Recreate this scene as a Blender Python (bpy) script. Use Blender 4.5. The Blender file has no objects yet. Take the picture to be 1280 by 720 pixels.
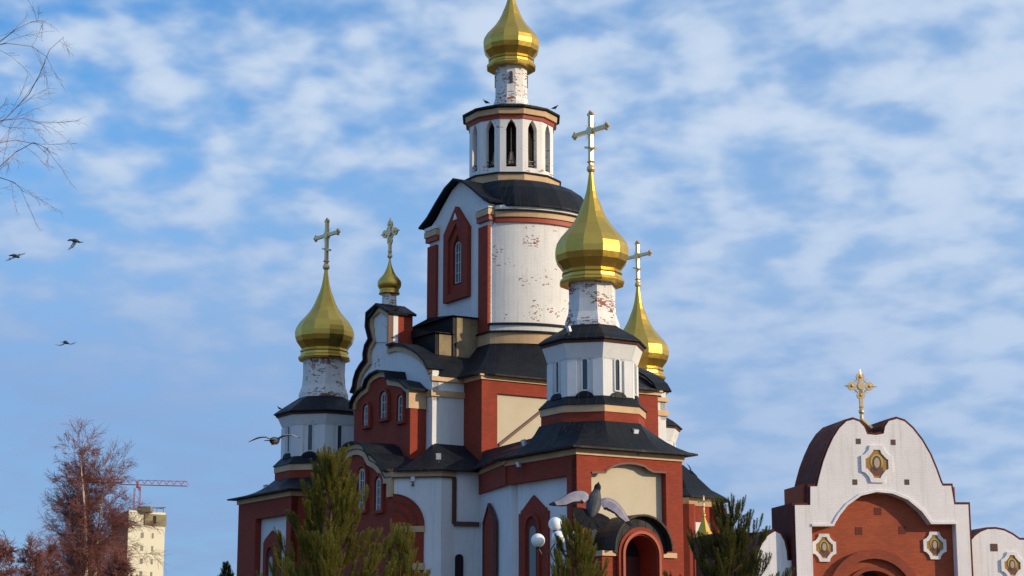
import bpy, bmesh, math, random
from mathutils import Vector, Matrix
from mathutils.geometry import tessellate_polygon
R = math.radians; PI = math.pi; sin, cos, tan = math.sin, math.cos, math.tan
scene = bpy.context.scene
COL = scene.collection

# ---------------------------------------------------------------- camera, sky, sun, exposure
FPX = 2300.0; PITCH = math.atan(470/2300.0); CAMZ = 1.6
cam_d = bpy.data.cameras.new('camera'); cam = bpy.data.objects.new('camera', cam_d); COL.objects.link(cam)
cam.location = (0, 0, CAMZ); cam.rotation_euler = (PI/2 + PITCH, 0, 0)
cam_d.sensor_width = 36; cam_d.lens = 36*FPX/1280; cam_d.clip_end = 6000; cam_d.clip_start = .1
scene.camera = cam
SUN_AZ = R(106); SUN_EL = R(17)
wd = bpy.data.worlds.new('World'); scene.world = wd; wd.use_nodes = True
def build_world():
    nt = wd.node_tree; N = nt.nodes; L = nt.links; N.clear()
    out = N.new('ShaderNodeOutputWorld'); bg = N.new('ShaderNodeBackground'); L.new(bg.outputs[0], out.inputs[0])
    bg.inputs[1].default_value = 0.13
    sky = N.new('ShaderNodeTexSky'); sky.sky_type = 'NISHITA'; sky.sun_disc = False
    sky.sun_elevation = SUN_EL; sky.sun_rotation = SUN_AZ; sky.air_density = 1.0; sky.dust_density = .4; sky.ozone_density = 2.0
    tc = N.new('ShaderNodeTexCoord'); sep = N.new('ShaderNodeSeparateXYZ'); L.new(tc.outputs['Generated'], sep.inputs[0])
    def m(op, a, b=None, c=None):
        n = N.new('ShaderNodeMath'); n.operation = op
        for i, v in enumerate((a, b, c)):
            if v is None: continue
            if isinstance(v, (int, float)): n.inputs[i].default_value = v
            else: L.new(v, n.inputs[i])
        return n.outputs[0]
    def ramp(v, a, b, lo=0., hi=1.):
        n = N.new('ShaderNodeMapRange'); n.interpolation_type = 'SMOOTHSTEP'
        n.inputs[1].default_value = a; n.inputs[2].default_value = b; n.inputs[3].default_value = lo; n.inputs[4].default_value = hi
        L.new(v, n.inputs[0]); return n.outputs[0]
    z = m('MAXIMUM', sep.outputs[2], 0.0)
    den = m('ADD', z, 0.26)
    comb = N.new('ShaderNodeCombineXYZ')
    L.new(m('DIVIDE', sep.outputs[0], den), comb.inputs[0]); L.new(m('DIVIDE', sep.outputs[1], den), comb.inputs[1])
    def noise(scale, detail, rough, off, dist=0., sc=(1, 1, 1), rot=0):
        mp = N.new('ShaderNodeMapping'); mp.inputs['Location'].default_value = off; mp.inputs['Scale'].default_value = sc
        mp.inputs['Rotation'].default_value = (0, 0, rot)
        L.new(comb.outputs[0], mp.inputs[0])
        n = N.new('ShaderNodeTexNoise'); n.inputs['Scale'].default_value = scale; n.inputs['Detail'].default_value = detail
        n.inputs['Roughness'].default_value = rough; n.inputs['Distortion'].default_value = dist
        L.new(mp.outputs[0], n.inputs['Vector']); return n.outputs['Fac']
    lumps = noise(13.0, 3.0, .45, (3.1, 1.7, 0), .1, (1, .92, 1), R(24))
    big = noise(2.9, 2, .5, (7.4, 2.2, 3), 0.2)
    streak = noise(5.2, 5, .55, (1.2, 9.2, 1), .3, (1, 1.5, 1), R(-32))
    fine = noise(44, 3, .5, (0, 5, 2), .3, (1, .5, 1))
    v = m('ADD', m('MULTIPLY', lumps, .66), m('MULTIPLY', big, .16))
    v = m('ADD', v, m('MULTIPLY', streak, .26)); v = m('ADD', v, m('MULTIPLY', fine, .035))
    right = m('MULTIPLY', sep.outputs[0], .13)
    v = m('ADD', v, right)
    cover = ramp(v, .395, .635)
    low = ramp(z, .14, .34)                     # clouds melt into an even veil near the horizon
    cover = m('ADD', m('MULTIPLY', cover, m('ADD', m('MULTIPLY', low, .82), .12)), m('MULTIPLY', m('SUBTRACT', 1.0, low), .80))
    veil = m('ADD', .04, m('MULTIPLY', m('ADD', sep.outputs[0], .28), .95))
    cover = m('SUBTRACT', 1.0, m('MULTIPLY', m('SUBTRACT', 1.0, cover), m('SUBTRACT', 1.0, m('MINIMUM', m('MAXIMUM', veil, .05), .62))))
    cover = m('MINIMUM', cover, .95)
    tint = N.new('ShaderNodeMix'); tint.data_type = 'RGBA'; tint.blend_type = 'MULTIPLY'; tint.inputs[0].default_value = 1
    L.new(sky.outputs[0], tint.inputs[6]); tint.inputs[7].default_value = SKY_TINT
    thick = ramp(v, .44, .70)
    cc = N.new('ShaderNodeMix'); cc.data_type = 'RGBA'; L.new(thick, cc.inputs[0])
    cc.inputs[6].default_value = CLOUD_A; cc.inputs[7].default_value = CLOUD_B
    cl = N.new('ShaderNodeMix'); cl.data_type = 'RGBA'; L.new(cc.outputs[2], cl.inputs[6]); cl.inputs[7].default_value = CLOUD_LOW
    L.new(m('MULTIPLY', m('SUBTRACT', 1.0, ramp(z, .08, .30)), m('SUBTRACT', .9, m('MULTIPLY', m('ADD', sep.outputs[0], .05), 1.6))), cl.inputs[0]); cl.clamp_factor = True
    mx = N.new('ShaderNodeMix'); mx.data_type = 'RGBA'; L.new(cover, mx.inputs[0]); L.new(tint.outputs[2], mx.inputs[6]); L.new(cl.outputs[2], mx.inputs[7])
    L.new(mx.outputs[2], bg.inputs[0])
SKY_TINT = (.44, 1.10, 1.62, 1)
CLOUD_A = (2.75, 3.95, 5.9, 1); CLOUD_B = (4.7, 5.55, 6.8, 1); CLOUD_LOW = (2.0, 3.05, 5.2, 1)
build_world()
sun_d = bpy.data.lights.new('sun', 'SUN'); sun = bpy.data.objects.new('sun', sun_d); COL.objects.link(sun)
sun_d.energy = 4.3; sun_d.angle = R(.5); sun_d.color = (1, .80, .54)
sdir = Vector((sin(SUN_AZ)*cos(SUN_EL), cos(SUN_AZ)*cos(SUN_EL), sin(SUN_EL)))
sun.rotation_euler = sdir.to_track_quat('Z', 'Y').to_euler(); sun.location = sdir*300
scene.view_settings.view_transform = 'Standard'; scene.view_settings.look = 'None'
scene.view_settings.exposure = 0; scene.view_settings.gamma = 1

# ---------------------------------------------------------------- pixel <-> world helpers
cp, sp = cos(PITCH), sin(PITCH)
def Z(py, Y):
    k = (360-py)/FPX
    return CAMZ + Y*(sp+k*cp)/(cp-k*sp)
def W(px, py, Y):
    h = Z(py, Y)
    zc = Y*cp+(h-CAMZ)*sp
    return Vector(((px-640)/FPX*zc, Y, h))
def ray(px, py):
    x = (px-640)/FPX; y = (360-py)/FPX
    return Vector((x, cp-y*sp, sp+y*cp))
class Frame:
    def __init__(s, O, u, n=None):
        s.O = Vector((O[0], O[1])); s.u = Vector(u).normalized()
        s.n = Vector(n).normalized() if n else Vector((s.u.y, -s.u.x))
    def P(s, a, z, d=0):
        q = s.O+s.u*a+s.n*d
        return Vector((q.x, q.y, z))
    def px(s, x, y, d=0):
        r = ray(x, y); o = s.O+s.n*d
        t = o.dot(s.n)/Vector((r.x, r.y)).dot(s.n)
        q = Vector((r.x, r.y))*t-o
        return (q.dot(s.u), CAMZ+r.z*t)
    def tr(s, pts, ox=0, oy=0, k=1., d=0):
        return [s.px(x/k+ox, y/k+oy, d) for x, y in pts]

# ---------------------------------------------------------------- mesh helpers
class MB:
    def __init__(s): s.v = []; s.f = []; s.m = []
    def add(s, vs, fs, mi=0):
        b = len(s.v); s.v += [tuple(q) for q in vs]
        s.f += [tuple(b+i for i in f) for f in fs]; s.m += [mi]*len(fs)
    def box(s, c, sz, rz=0, mi=0, M=None):
        vs = []
        for i in (-1, 1):
            for j in (-1, 1):
                for k in (-1, 1):
                    p = Vector((i*sz[0]/2, j*sz[1]/2, k*sz[2]/2))
                    p = (M @ p) if M else Matrix.Rotation(rz, 3, 'Z') @ p
                    vs.append(p+Vector(c))
        s.add(vs, [(0,1,3,2),(4,6,7,5),(0,4,5,1),(2,3,7,6),(0,2,6,4),(1,5,7,3)], mi)
    def prism(s, poly, z0, z1, mi=0):
        n = len(poly)
        vs = [(p[0], p[1], z0) for p in poly]+[(p[0], p[1], z1) for p in poly]
        s.add(vs, [tuple(range(n))[::-1], tuple(range(n, 2*n))]+[(i, (i+1) % n, n+(i+1) % n, n+i) for i in range(n)], mi)
    def loft(s, rings, cap0=True, cap1=True, mi=0, close=True):
        n = len(rings[0]); vs = [p for r in rings for p in r]; fs = []
        for k in range(len(rings)-1):
            for i in range(n if close else n-1):
                j = (i+1) % n; fs.append((k*n+i, k*n+j, (k+1)*n+j, (k+1)*n+i))
        if cap0: fs.append(tuple(range(n))[::-1])
        if cap1: fs.append(tuple((len(rings)-1)*n+i for i in range(n)))
        s.add(vs, fs, mi)
    def lathe(s, c, prof, n, rot=0, mi=0, cap0=True, cap1=True):
        s.loft([[(c[0]+r*sin(rot+2*PI*i/n), c[1]-r*cos(rot+2*PI*i/n), z) for i in range(n)] for r, z in prof], cap0, cap1, mi)
    def slab(s, fr, loops, d0, d1, mi=0):
        if not isinstance(loops[0][0], (tuple, list)): loops = [loops]
        allp = [p for l in loops for p in l]
        tris = tessellate_polygon([[Vector((p[0], p[1], 0)) for p in l] for l in loops])
        n = len(allp)
        vs = [fr.P(p[0], p[1], d1) for p in allp]+[fr.P(p[0], p[1], d0) for p in allp]
        fs = [tuple(t) for t in tris]+[tuple(n+i for i in t[::-1]) for t in tris]
        b = 0
        for l in loops:
            for i in range(len(l)):
                j = (i+1) % len(l); fs.append((b+i, b+j, n+b+j, n+b+i))
            b += len(l)
        s.add(vs, fs, mi)
    def strip(s, fr, pts, w, d0, d1, mi=0, closed=False):
        """a moulding of width w running along a polyline, on its left side when w > 0"""
        n = len(pts); off = []
        for i in range(n):
            a = Vector(pts[i-1]) if (i or closed) else None; b = Vector(pts[i]); c = Vector(pts[(i+1) % n]) if (i < n-1 or closed) else None
            t1 = (b-a).normalized() if a is not None else None; t2 = (c-b).normalized() if c is not None else None
            if t1 is None: t1 = t2
            if t2 is None: t2 = t1
            n1 = Vector((-t1.y, t1.x)); n2 = Vector((-t2.y, t2.x)); nn = (n1+n2)
            if nn.length < .2: nn = n1
            nn.normalize(); k = max(nn.dot(n1), .5)
            off.append(tuple(b+nn*w/k))
        m_ = n if closed else n-1
        for i in range(m_):
            j = (i+1) % n
            q = [pts[i], pts[j], off[j], off[i]]
            vs = [fr.P(p[0], p[1], d1) for p in q]+[fr.P(p[0], p[1], d0) for p in q]
            fs = [(0,1,2,3),(7,6,5,4),(0,1,5,4),(2,3,7,6)]
            if not closed and i == 0: fs.append((3,0,4,7))
            if not closed and i == m_-1: fs.append((1,2,6,5))
            s.add(vs, fs, mi)
    def tube(s, pts, rads, n=6, mi=0):
        rings = []
        for i, p in enumerate(pts):
            p = Vector(p); a = Vector(pts[max(i-1, 0)]); b = Vector(pts[min(i+1, len(pts)-1)])
            t = (b-a).normalized(); x = t.orthogonal().normalized() if abs(t.z) > .95 else t.cross(Vector((0, 0, 1))).normalized(); y = t.cross(x)
            r = rads[i] if isinstance(rads, (list, tuple)) else rads
            rings.append([p+x*r*cos(2*PI*k/n)+y*r*sin(2*PI*k/n) for k in range(n)])
        s.loft(rings, True, True, mi)
    def ball(s, c, r, n=12, mi=0, sc=(1, 1, 1)):
        m = max(n//2, 4)
        rings = []
        for k in range(m+1):
            a = -PI/2+PI*k/m; rr = max(cos(a), .02)*r
            rings.append([(c[0]+rr*cos(2*PI*i/n)*sc[0], c[1]+rr*sin(2*PI*i/n)*sc[1], c[2]+r*sin(a)*sc[2]) for i in range(n)])
        s.loft(rings, True, True, mi)
    def build(s, name, mats, parent=None, smooth=False, recalc=True, uv=True, origin=None):
        me = bpy.data.meshes.new(name)
        vs = s.v
        if parent is None and origin is not None:
            vs = [(v[0]-origin[0], v[1]-origin[1], v[2]-origin[2]) for v in vs]
        me.from_pydata(vs, [], s.f)
        if not isinstance(mats, (list, tuple)): mats = [mats]
        for m in mats: me.materials.append(m)
        me.polygons.foreach_set('material_index', s.m)
        if recalc:
            bm = bmesh.new(); bm.from_mesh(me); bmesh.ops.recalc_face_normals(bm, faces=bm.faces); bm.to_mesh(me); bm.free()
        if smooth: me.polygons.foreach_set('use_smooth', [True]*len(me.polygons))
        if uv:
            ul = me.uv_layers.new(name='UVMap'); dat = [0.0]*(2*len(me.loops)); co = me.vertices
            for p in me.polygons:
                nx, ny, nz = p.normal; h = math.hypot(nx, ny)
                for li in p.loop_indices:
                    v = co[me.loops[li].vertex_index].co
                    if h > .35: u_, v_ = (-ny*v.x+nx*v.y)/h, v.z
                    else: u_, v_ = v.x, v.y
                    dat[2*li] = u_; dat[2*li+1] = v_
            ul.data.foreach_set('uv', dat)
        o = bpy.data.objects.new(name, me); COL.objects.link(o)
        if parent is not None:
            o.parent = parent
            if origin is None:
                o.matrix_parent_inverse = Matrix.Translation(-world_loc(parent))
        elif origin is not None: o.location = origin
        return o
def world_loc(o):
    l = Vector(o.location)
    while o.parent: 
        # children meshes keep world coordinates through their inverse matrices
        return Vector((0, 0, 0)) if o.parent and o.type == 'MESH' else l
    return l
def empty(name, loc, label, cat, group=None):
    o = bpy.data.objects.new(name, None); COL.objects.link(o); o.location = loc; o.empty_display_size = .5
    o['label'] = label; o['category'] = cat
    if group: o['group'] = group
    return o
def tag(o, label, cat, group=None):
    o['label'] = label; o['category'] = cat
    if group: o['group'] = group
    return o
def kind(o, k): o['kind'] = k; return o

# ---------------------------------------------------------------- materials
def mat(name, color, rough=.7, metal=0., spec=.5):
    m = bpy.data.materials.new(name); m.use_nodes = True
    b = m.node_tree.nodes['Principled BSDF']
    b.inputs['Base Color'].default_value = (*color, 1); b.inputs['Roughness'].default_value = rough
    b.inputs['Metallic'].default_value = metal; b.inputs['Specular IOR Level'].default_value = spec
    return m
class NT:
    def __init__(s, m): s.nt = m.node_tree; s.N = s.nt.nodes; s.L = s.nt.links; s.b = s.N['Principled BSDF']
    def tex(s, out='Object'):
        n = s.N.new('ShaderNodeTexCoord'); return n.outputs[out]
    def noise(s, scale, detail=4, rough=.55, vec=None):
        n = s.N.new('ShaderNodeTexNoise'); n.inputs['Scale'].default_value = scale; n.inputs['Detail'].default_value = detail; n.inputs['Roughness'].default_value = rough
        s.L.new(vec if vec is not None else s.tex(), n.inputs['Vector']); return n.outputs['Fac']
    def m(s, op, a, b=None):
        n = s.N.new('ShaderNodeMath'); n.operation = op
        for i, v in enumerate((a, b)):
            if v is None: continue
            if isinstance(v, (int, float)): n.inputs[i].default_value = v
            else: s.L.new(v, n.inputs[i])
        return n.outputs[0]
    def rng(s, v, a, b, lo=0., hi=1.):
        n = s.N.new('ShaderNodeMapRange'); n.inputs[1].default_value = a; n.inputs[2].default_value = b; n.inputs[3].default_value = lo; n.inputs[4].default_value = hi
        s.L.new(v, n.inputs[0]); return n.outputs[0]
    def mix(s, f, a, b, bt='MIX'):
        n = s.N.new('ShaderNodeMix'); n.data_type = 'RGBA'; n.blend_type = bt
        for i, v in ((0, f), (6, a), (7, b)):
            if isinstance(v, (int, float)): n.inputs[i].default_value = v
            elif isinstance(v, tuple): n.inputs[i].default_value = (*v, 1)
            else: s.L.new(v, n.inputs[i])
        return n.outputs[2]
    def bump(s, h, strength=.3, dist=.02):
        n = s.N.new('ShaderNodeBump'); n.inputs['Strength'].default_value = strength; n.inputs['Distance'].default_value = dist
        s.L.new(h, n.inputs['Height']); s.L.new(n.outputs[0], s.b.inputs['Normal'])
    def color(s, c): s.L.new(c, s.b.inputs['Base Color'])
    def brick(s, w=.26, h=.085, mortar=.01):
        n = s.N.new('ShaderNodeTexBrick'); n.inputs['Scale'].default_value = 1; n.inputs['Brick Width'].default_value = w; n.inputs['Row Height'].default_value = h
        n.inputs['Mortar Size'].default_value = mortar; n.inputs['Color1'].default_value = (0, 0, 0, 1); n.inputs['Color2'].default_value = (1, 1, 1, 1); n.inputs['Mortar'].default_value = (.5, .5, .5, 1)
        s.L.new(s.tex('UV'), n.inputs['Vector']); return n.outputs['Color'], n.outputs['Fac']
def m_white(name, chips, base=(.74, .755, .765)):
    m = mat(name, base, .85); t = NT(m)
    bc, bf = t.brick()
    big = t.noise(.45, 5, .6); med = t.noise(2.5, 4, .6)
    c = t.mix(t.rng(big, .3, .75), base, tuple(x*.86 for x in base))
    # soot streaks running down
    mp = t.N.new('ShaderNodeMapping'); mp.inputs['Scale'].default_value = (3.0, 3.0, .22); t.L.new(t.tex(), mp.inputs[0])
    st = t.noise(1.6, 4, .6, mp.outputs[0])
    c = t.mix(t.rng(st, .52, .76, 0, .55), c, (.50, .49, .47))
    cell = t.N.new('ShaderNodeSeparateColor'); t.L.new(bc, cell.inputs[0])
    c = t.mix(t.m('MULTIPLY', cell.outputs[0], .10), c, (.55, .53, .50))
    # spalled bricks: whole cells lost where the low frequency mask is high
    v = t.m('ADD', t.m('MULTIPLY', cell.outputs[0], .32), t.m('MULTIPLY', t.noise(.75, 3, .6), 1.0))
    v = t.m('ADD', v, t.m('MULTIPLY', t.noise(6., 3, .6), .35))
    chip = t.rng(v, chips, chips+.02)
    chipc = t.mix(med, (.22, .06, .04), (.36, .19, .14))
    c = t.mix(chip, c, chipc); t.color(c)
    h = t.m('ADD', t.m('MULTIPLY', bf, -.6), t.m('ADD', t.m('MULTIPLY', chip, -1.2), t.m('MULTIPLY', med, .5)))
    t.bump(h, .45, .02); return m
def m_brick(name, c1, c2):
    m = mat(name, c1, .85); t = NT(m)
    bc, bf = t.brick(.26, .085, .009)
    c = t.mix(bc, c1, c2)
    c = t.mix(t.rng(t.noise(.8, 5, .6), .35, .75, 0, .75), c, tuple(x*.55 for x in c1))
    c = t.mix(t.m('MULTIPLY', bf, .3), c, (.20, .08, .05)); t.color(c)
    mp = t.rng(t.noise(5, 4, .6), .7, .76, 0, .25)
    t.bump(t.m('SUBTRACT', t.m('MULTIPLY', t.noise(9, 3), .4), bf), .4, .02); return m
M_WHITE = m_white('white_painted_brick', 1.15)
M_WORN = m_white('worn_white_brick', 1.05, (.80, .79, .77))
M_PEEL = m_white('peeling_white_brick', .92, (.80, .79, .77))
M_SMOOTH = m_white('white_plaster', 1.6)
M_CREAMW = m_white('cream_plaster', 1.6, (.56, .49, .36))
M_RED = m_brick('red_brick', (.31, .034, .009), (.22, .021, .007))
def m_trim(name, col):
    m = mat(name, col, .6); t = NT(m)
    t.color(t.mix(t.rng(t.noise(1.3, 5, .6), .35, .75), col, tuple(x*.72 for x in col)))
    t.bump(t.noise(12, 3), .12, .01); return m
M_CREAM = m_trim('cream_trim', (.56, .37, .20)); M_REDTRIM = m_trim('red_trim_paint', (.33, .045, .018)); M_BROWNTRIM = m_trim('brown_trim', (.10, .035, .025))
def m_roof(name, col, seam=.5, rough=.42):
    m = mat(name, col, rough, .0, .16); t = NT(m)
    w = t.N.new('ShaderNodeSeparateXYZ'); t.L.new(t.tex('UV'), w.inputs[0])
    fr = t.m('FRACT', t.m('DIVIDE', w.outputs[0], seam)); sm = t.rng(t.m('ABSOLUTE', t.m('SUBTRACT', fr, .5)), .455, .49)
    nz = t.noise(1.1, 5, .65)
    t.color(t.mix(t.m('MULTIPLY', sm, .5), t.mix(t.rng(nz, .3, .8), tuple(x*.75 for x in col), tuple(x*1.7 for x in col)), tuple(x*3 for x in col)))
    t.L.new(t.rng(nz, .3, .7, rough-.08, rough+.2), t.b.inputs['Roughness'])
    t.bump(t.m('ADD', sm, t.m('MULTIPLY', t.noise(2.2, 3), .6)), .9, .04); return m
M_ROOF = m_roof('dark_sheet_roof', (.008, .010, .014), .5, .5); M_ROOFBROWN = m_roof('brown_sheet_roof', (.085, .018, .014), .5, .6)
def m_gold():
    m = mat('gilded_sheet', (.72, .46, .10), .27, 1.); t = NT(m)
    nz = t.noise(1.4, 5, .6)
    t.color(t.mix(nz, (.56, .36, .065), (.72, .48, .11)))
    t.L.new(t.rng(t.noise(3.5, 4), .3, .75, .33, .46), t.b.inputs['Roughness'])
    w = t.N.new('ShaderNodeSeparateXYZ'); t.L.new(t.tex('Object'), w.inputs[0])
    fr = t.m('FRACT', t.m('DIVIDE', w.outputs[2], .42)); sm = t.rng(t.m('ABSOLUTE', t.m('SUBTRACT', fr, .5)), .46, .5)
    t.bump(t.m('ADD', t.m('MULTIPLY', t.noise(1.8, 3), .9), t.m('MULTIPLY', sm, .25)), .06, .04); return m
M_GOLD = m_gold()
M_CROSS = mat('polished_brass', (.74, .52, .25), .30, .55); M_GLASS = mat('dark_window_glass', (.016, .02, .028), .08, 0, .8)
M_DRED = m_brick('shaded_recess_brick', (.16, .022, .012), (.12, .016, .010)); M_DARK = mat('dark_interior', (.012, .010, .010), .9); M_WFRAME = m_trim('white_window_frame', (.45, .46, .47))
M_PANEL = m_roof('beige_sheet_panels', (.21, .16, .095), .55, .6)
M_LAMPGREY = mat('grey_lamp_housing', (.42, .45, .5), .4, .2); M_LENS = mat('lamp_lens', (.75, .8, .85), .1, 0, .8)
M_BELL = mat('bronze_bell', (.35, .28, .18), .35, 1.)
M_STEEL = mat('black_painted_steel', (.02, .02, .022), .45)

# ---------------------------------------------------------------- setting: ground
def ground():
    m = mat('ground_cover', (.10, .085, .06), .95); t = NT(m)
    t.color(t.mix(t.rng(t.noise(.08, 6, .6), .4, .6), (.07, .06, .03), (.12, .09, .06)))
    t.bump(t.noise(3, 5), .4, .05)
    b = MB(); b.add([(-3000, -3000, 0), (3000, -3000, 0), (3000, 3000, 0), (-3000, 3000, 0)], [(0, 1, 2, 3)])
    kind(b.build('ground', m, uv=False, recalc=False), 'structure')
    m2 = mat('paving', (.23, .21, .19), .85); t = NT(m2); bc, bf = t.brick(.4, .2, .01)
    t.color(t.mix(bc, (.15, .13, .12), (.11, .10, .09))); t.bump(bf, .3, .01)
    b = MB(); b.add([(-22, 62, .004), (34, 62, .004), (34, 140, .004), (-22, 140, .004)], [(0, 1, 2, 3)])
    kind(b.build('paved_yard', m2, recalc=False), 'structure')
ground()

# ================================================================ CATHEDRAL
TH = R(58)
nB = Vector((-sin(TH), -cos(TH))); nA = Vector((cos(TH), -sin(TH)))    # left-hand and right-hand facade normals
nBx = Vector((nB.x, nB.y)); ROT = R(-58)
C2 = Vector((-.05, 118.0))
church = empty('cathedral', (C2.x, C2.y, 0), 'tall brick cathedral in white and red with dark roofs, gilded onion domes and crosses', 'cathedral')
def part(mb, name, m, parent=None, smooth=False):
    par = parent or church
    o = mb.build(name, m, None, smooth)
    o.parent = par
    base = Vector(church.location)
    if par is church: o.matrix_parent_inverse = Matrix.Translation(-base)
    # sub-parts: the parent's world matrix is the identity, so no correction is needed
    return o
def V2(a): return Vector((a[0], a[1]))
def plan(c, a, b, aneg=None, bneg=None):
    """rectangle in church axes: +-a along nA, +-b along nB"""
    aneg = a if aneg is None else aneg; bneg = b if bneg is None else bneg; c = V2(c)
    return [c+nA*a+nB*b, c-nA*aneg+nB*b, c-nA*aneg-nB*bneg, c+nA*a-nB*bneg]
def grow(poly, k):
    """offset a convex polygon outward by k"""
    n = len(poly); out = []
    cen = sum((V2(p) for p in poly), Vector((0, 0)))/n
    for i in range(n):
        a, b, c = V2(poly[i-1]), V2(poly[i]), V2(poly[(i+1) % n])
        n1 = Vector(((b-a).y, -(b-a).x)).normalized(); n2 = Vector(((c-b).y, -(c-b).x)).normalized()
        if n1.dot(b-cen) < 0 and n1.dot(a-cen) < 0: n1 = -n1
        if n2.dot(b-cen) < 0 and n2.dot(c-cen) < 0: n2 = -n2
        q = (n1+n2).normalized(); out.append(b+q*k/max(q.dot(n1), .4))
    return out
def at(poly, z): return [(p[0], p[1], z) for p in poly]
def ringpts(poly, c, n, rot=0):
    """sample polygon outline by direction from c"""
    c = V2(c); out = []
    for i in range(n):
        a = rot+2*PI*i/n; d = Vector((sin(a), -cos(a))); best = 0
        for k in range(len(poly)):
            p, q = V2(poly[k])-c, V2(poly[(k+1) % len(poly)])-c
            e = q-p; den = d.x*(-e.y)+e.x*d.y
            if abs(den) < 1e-9: continue
            t = (p.x*(-e.y)+e.x*p.y)/den; s_ = (d.x*p.y-d.y*p.x)/den
            if t > 0 and -1e-6 <= s_ <= 1+1e-6: best = max(best, t)
        out.append(c+d*best)
    return out

DOME = [(.86, 0), (.88, .06), (.86, .11), (.80, .16), (.79, .24), (.82, .28), (.79, .33), (.77, .37), (.84, .47), (.94, .60), (.99, .76), (1., .92), (.965, 1.07),
        (.85, 1.26), (.70, 1.43), (.555, 1.60), (.44, 1.78), (.35, 1.96), (.28, 2.14), (.20, 2.34), (.14, 2.55), (.10, 2.78), (.07, 3.0), (.055, 3.12)]
def gold_cross(c, z, h, parent, w=None, ornate=False, face=None, m=None, mk=None):
    """a cross standing on point c,z; its bar runs along the church's nA axis"""
    face = face or Vector((cos(R(50)), -sin(R(50)))); fr = Frame(c, face); b = MB(); w = w or h*.80
    t = h*.034
    b.ball((c[0], c[1], z+h*.03), h*.075, 14)
    b.tube([(c[0], c[1], z-h*.05), (c[0], c[1], z+h*.2)], h*.035, 10)
    b.lathe(c, [(h*.03, z+h*.12), (h*.07, z+h*.15), (h*.03, z+h*.18)], 10)
    zc = z+h*.70
    def bar(p0, p1, tw):
        a, d = Vector(p0), Vector(p1); e = (d-a).normalized(); q = Vector((-e.y, e.x))*tw
        b.slab(fr, [tuple(a+q), tuple(a-q), tuple(d-q), tuple(d+q)], -t*.9, t*.9)
    if not ornate:
        bar((0, z+h*.1), (0, z+h), t); bar((-w/2, zc), (w/2, zc), t*.95)
        bar((-w*.16, zc-h*.30+w*.045), (w*.16, zc-h*.30-w*.045), t*.55)
        for s_, zz, dx, dz in ((-w/2, zc, -1, 0), (w/2, zc, 1, 0), (0, z+h, 0, 1)):
            for ox, oz in ((dx*.9, dz*.9), (dz*1.0, dx*1.0), (-dz*1.0, -dx*1.0)):
                p = fr.P(s_+ox*t*1.2, zz+oz*t*1.2, 0); b.ball(p, t*1.05, 8)
        b.slab(fr, [(t*2.3*cos(a), zc+t*2.3*sin(a)) for a in [PI/4*i for i in range(8)]], -t*1.2, t*1.2)
        for k in range(4):
            for da in (-.22, 0, .22):
                a = PI/4+PI/2*k+da; L_ = h*(.19 if da == 0 else .14)
                b.tube([fr.P(0, zc), fr.P(L_*cos(a), zc+L_*sin(a))], [t*.22, t*.07], 4)
    else:
        bar((0, z+h*.1), (0, zc), t*1.3)
        for a in range(4):
            ca, sa = round(cos(a*PI/2)), round(sin(a*PI/2)); L_ = h*.24
            bar((0, zc), (ca*L_, zc+sa*L_), t*1.2)
            b.slab(fr, [(ca*L_+h*.115*cos(q), zc+sa*L_+h*.115*sin(q)) for q in [PI/5*i for i in range(10)]], -t*.7, t*.7)
            b.ball(fr.P(ca*L_, zc+sa*L_, 0), h*.06, 8)
            b.tube([fr.P(ca*L_*1.3, zc+sa*L_*1.3), fr.P(ca*L_*1.85, zc+sa*L_*1.85)], [t*1.2, t*.3], 5)
            q = a*PI/2+PI/4
            pts = [fr.P(h*.24*cos(a*PI/2+u)*(1-.25*sin(2*u)), zc+h*.24*sin(a*PI/2+u)*(1-.25*sin(2*u))) for u in [PI/2*i/8 for i in range(9)]]
            b.tube(pts, t*.5, 5)
            b.tube([fr.P(0, zc), fr.P(h*.26*cos(q), zc+h*.26*sin(q))], [t*.35, t*.15], 4)
        b.slab(fr, [(h*.09*cos(q), zc+h*.09*sin(q)) for q in [PI/6*i for i in range(12)]], -t*1.5, t*1.5)
    return (mk or part)(b, 'cross', m or M_CROSS, parent)
def onion(c, z, r, crossh, n=12, rot=R(15), ornate=False, thin=1., smooth=False, mk=None, parent=None, face=None):
    b = MB(); prof = [(max(rr*r*(1 if zz < 2.3 else thin), .01), z+zz*r) for rr, zz in DOME]
    b.lathe(c, prof, n, rot)
    d = (mk or part)(b, 'onion_dome', M_GOLD, parent, smooth)
    gold_cross(c, z+3.14*r, crossh, d, ornate=ornate, mk=mk, face=face)
    return d

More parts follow.
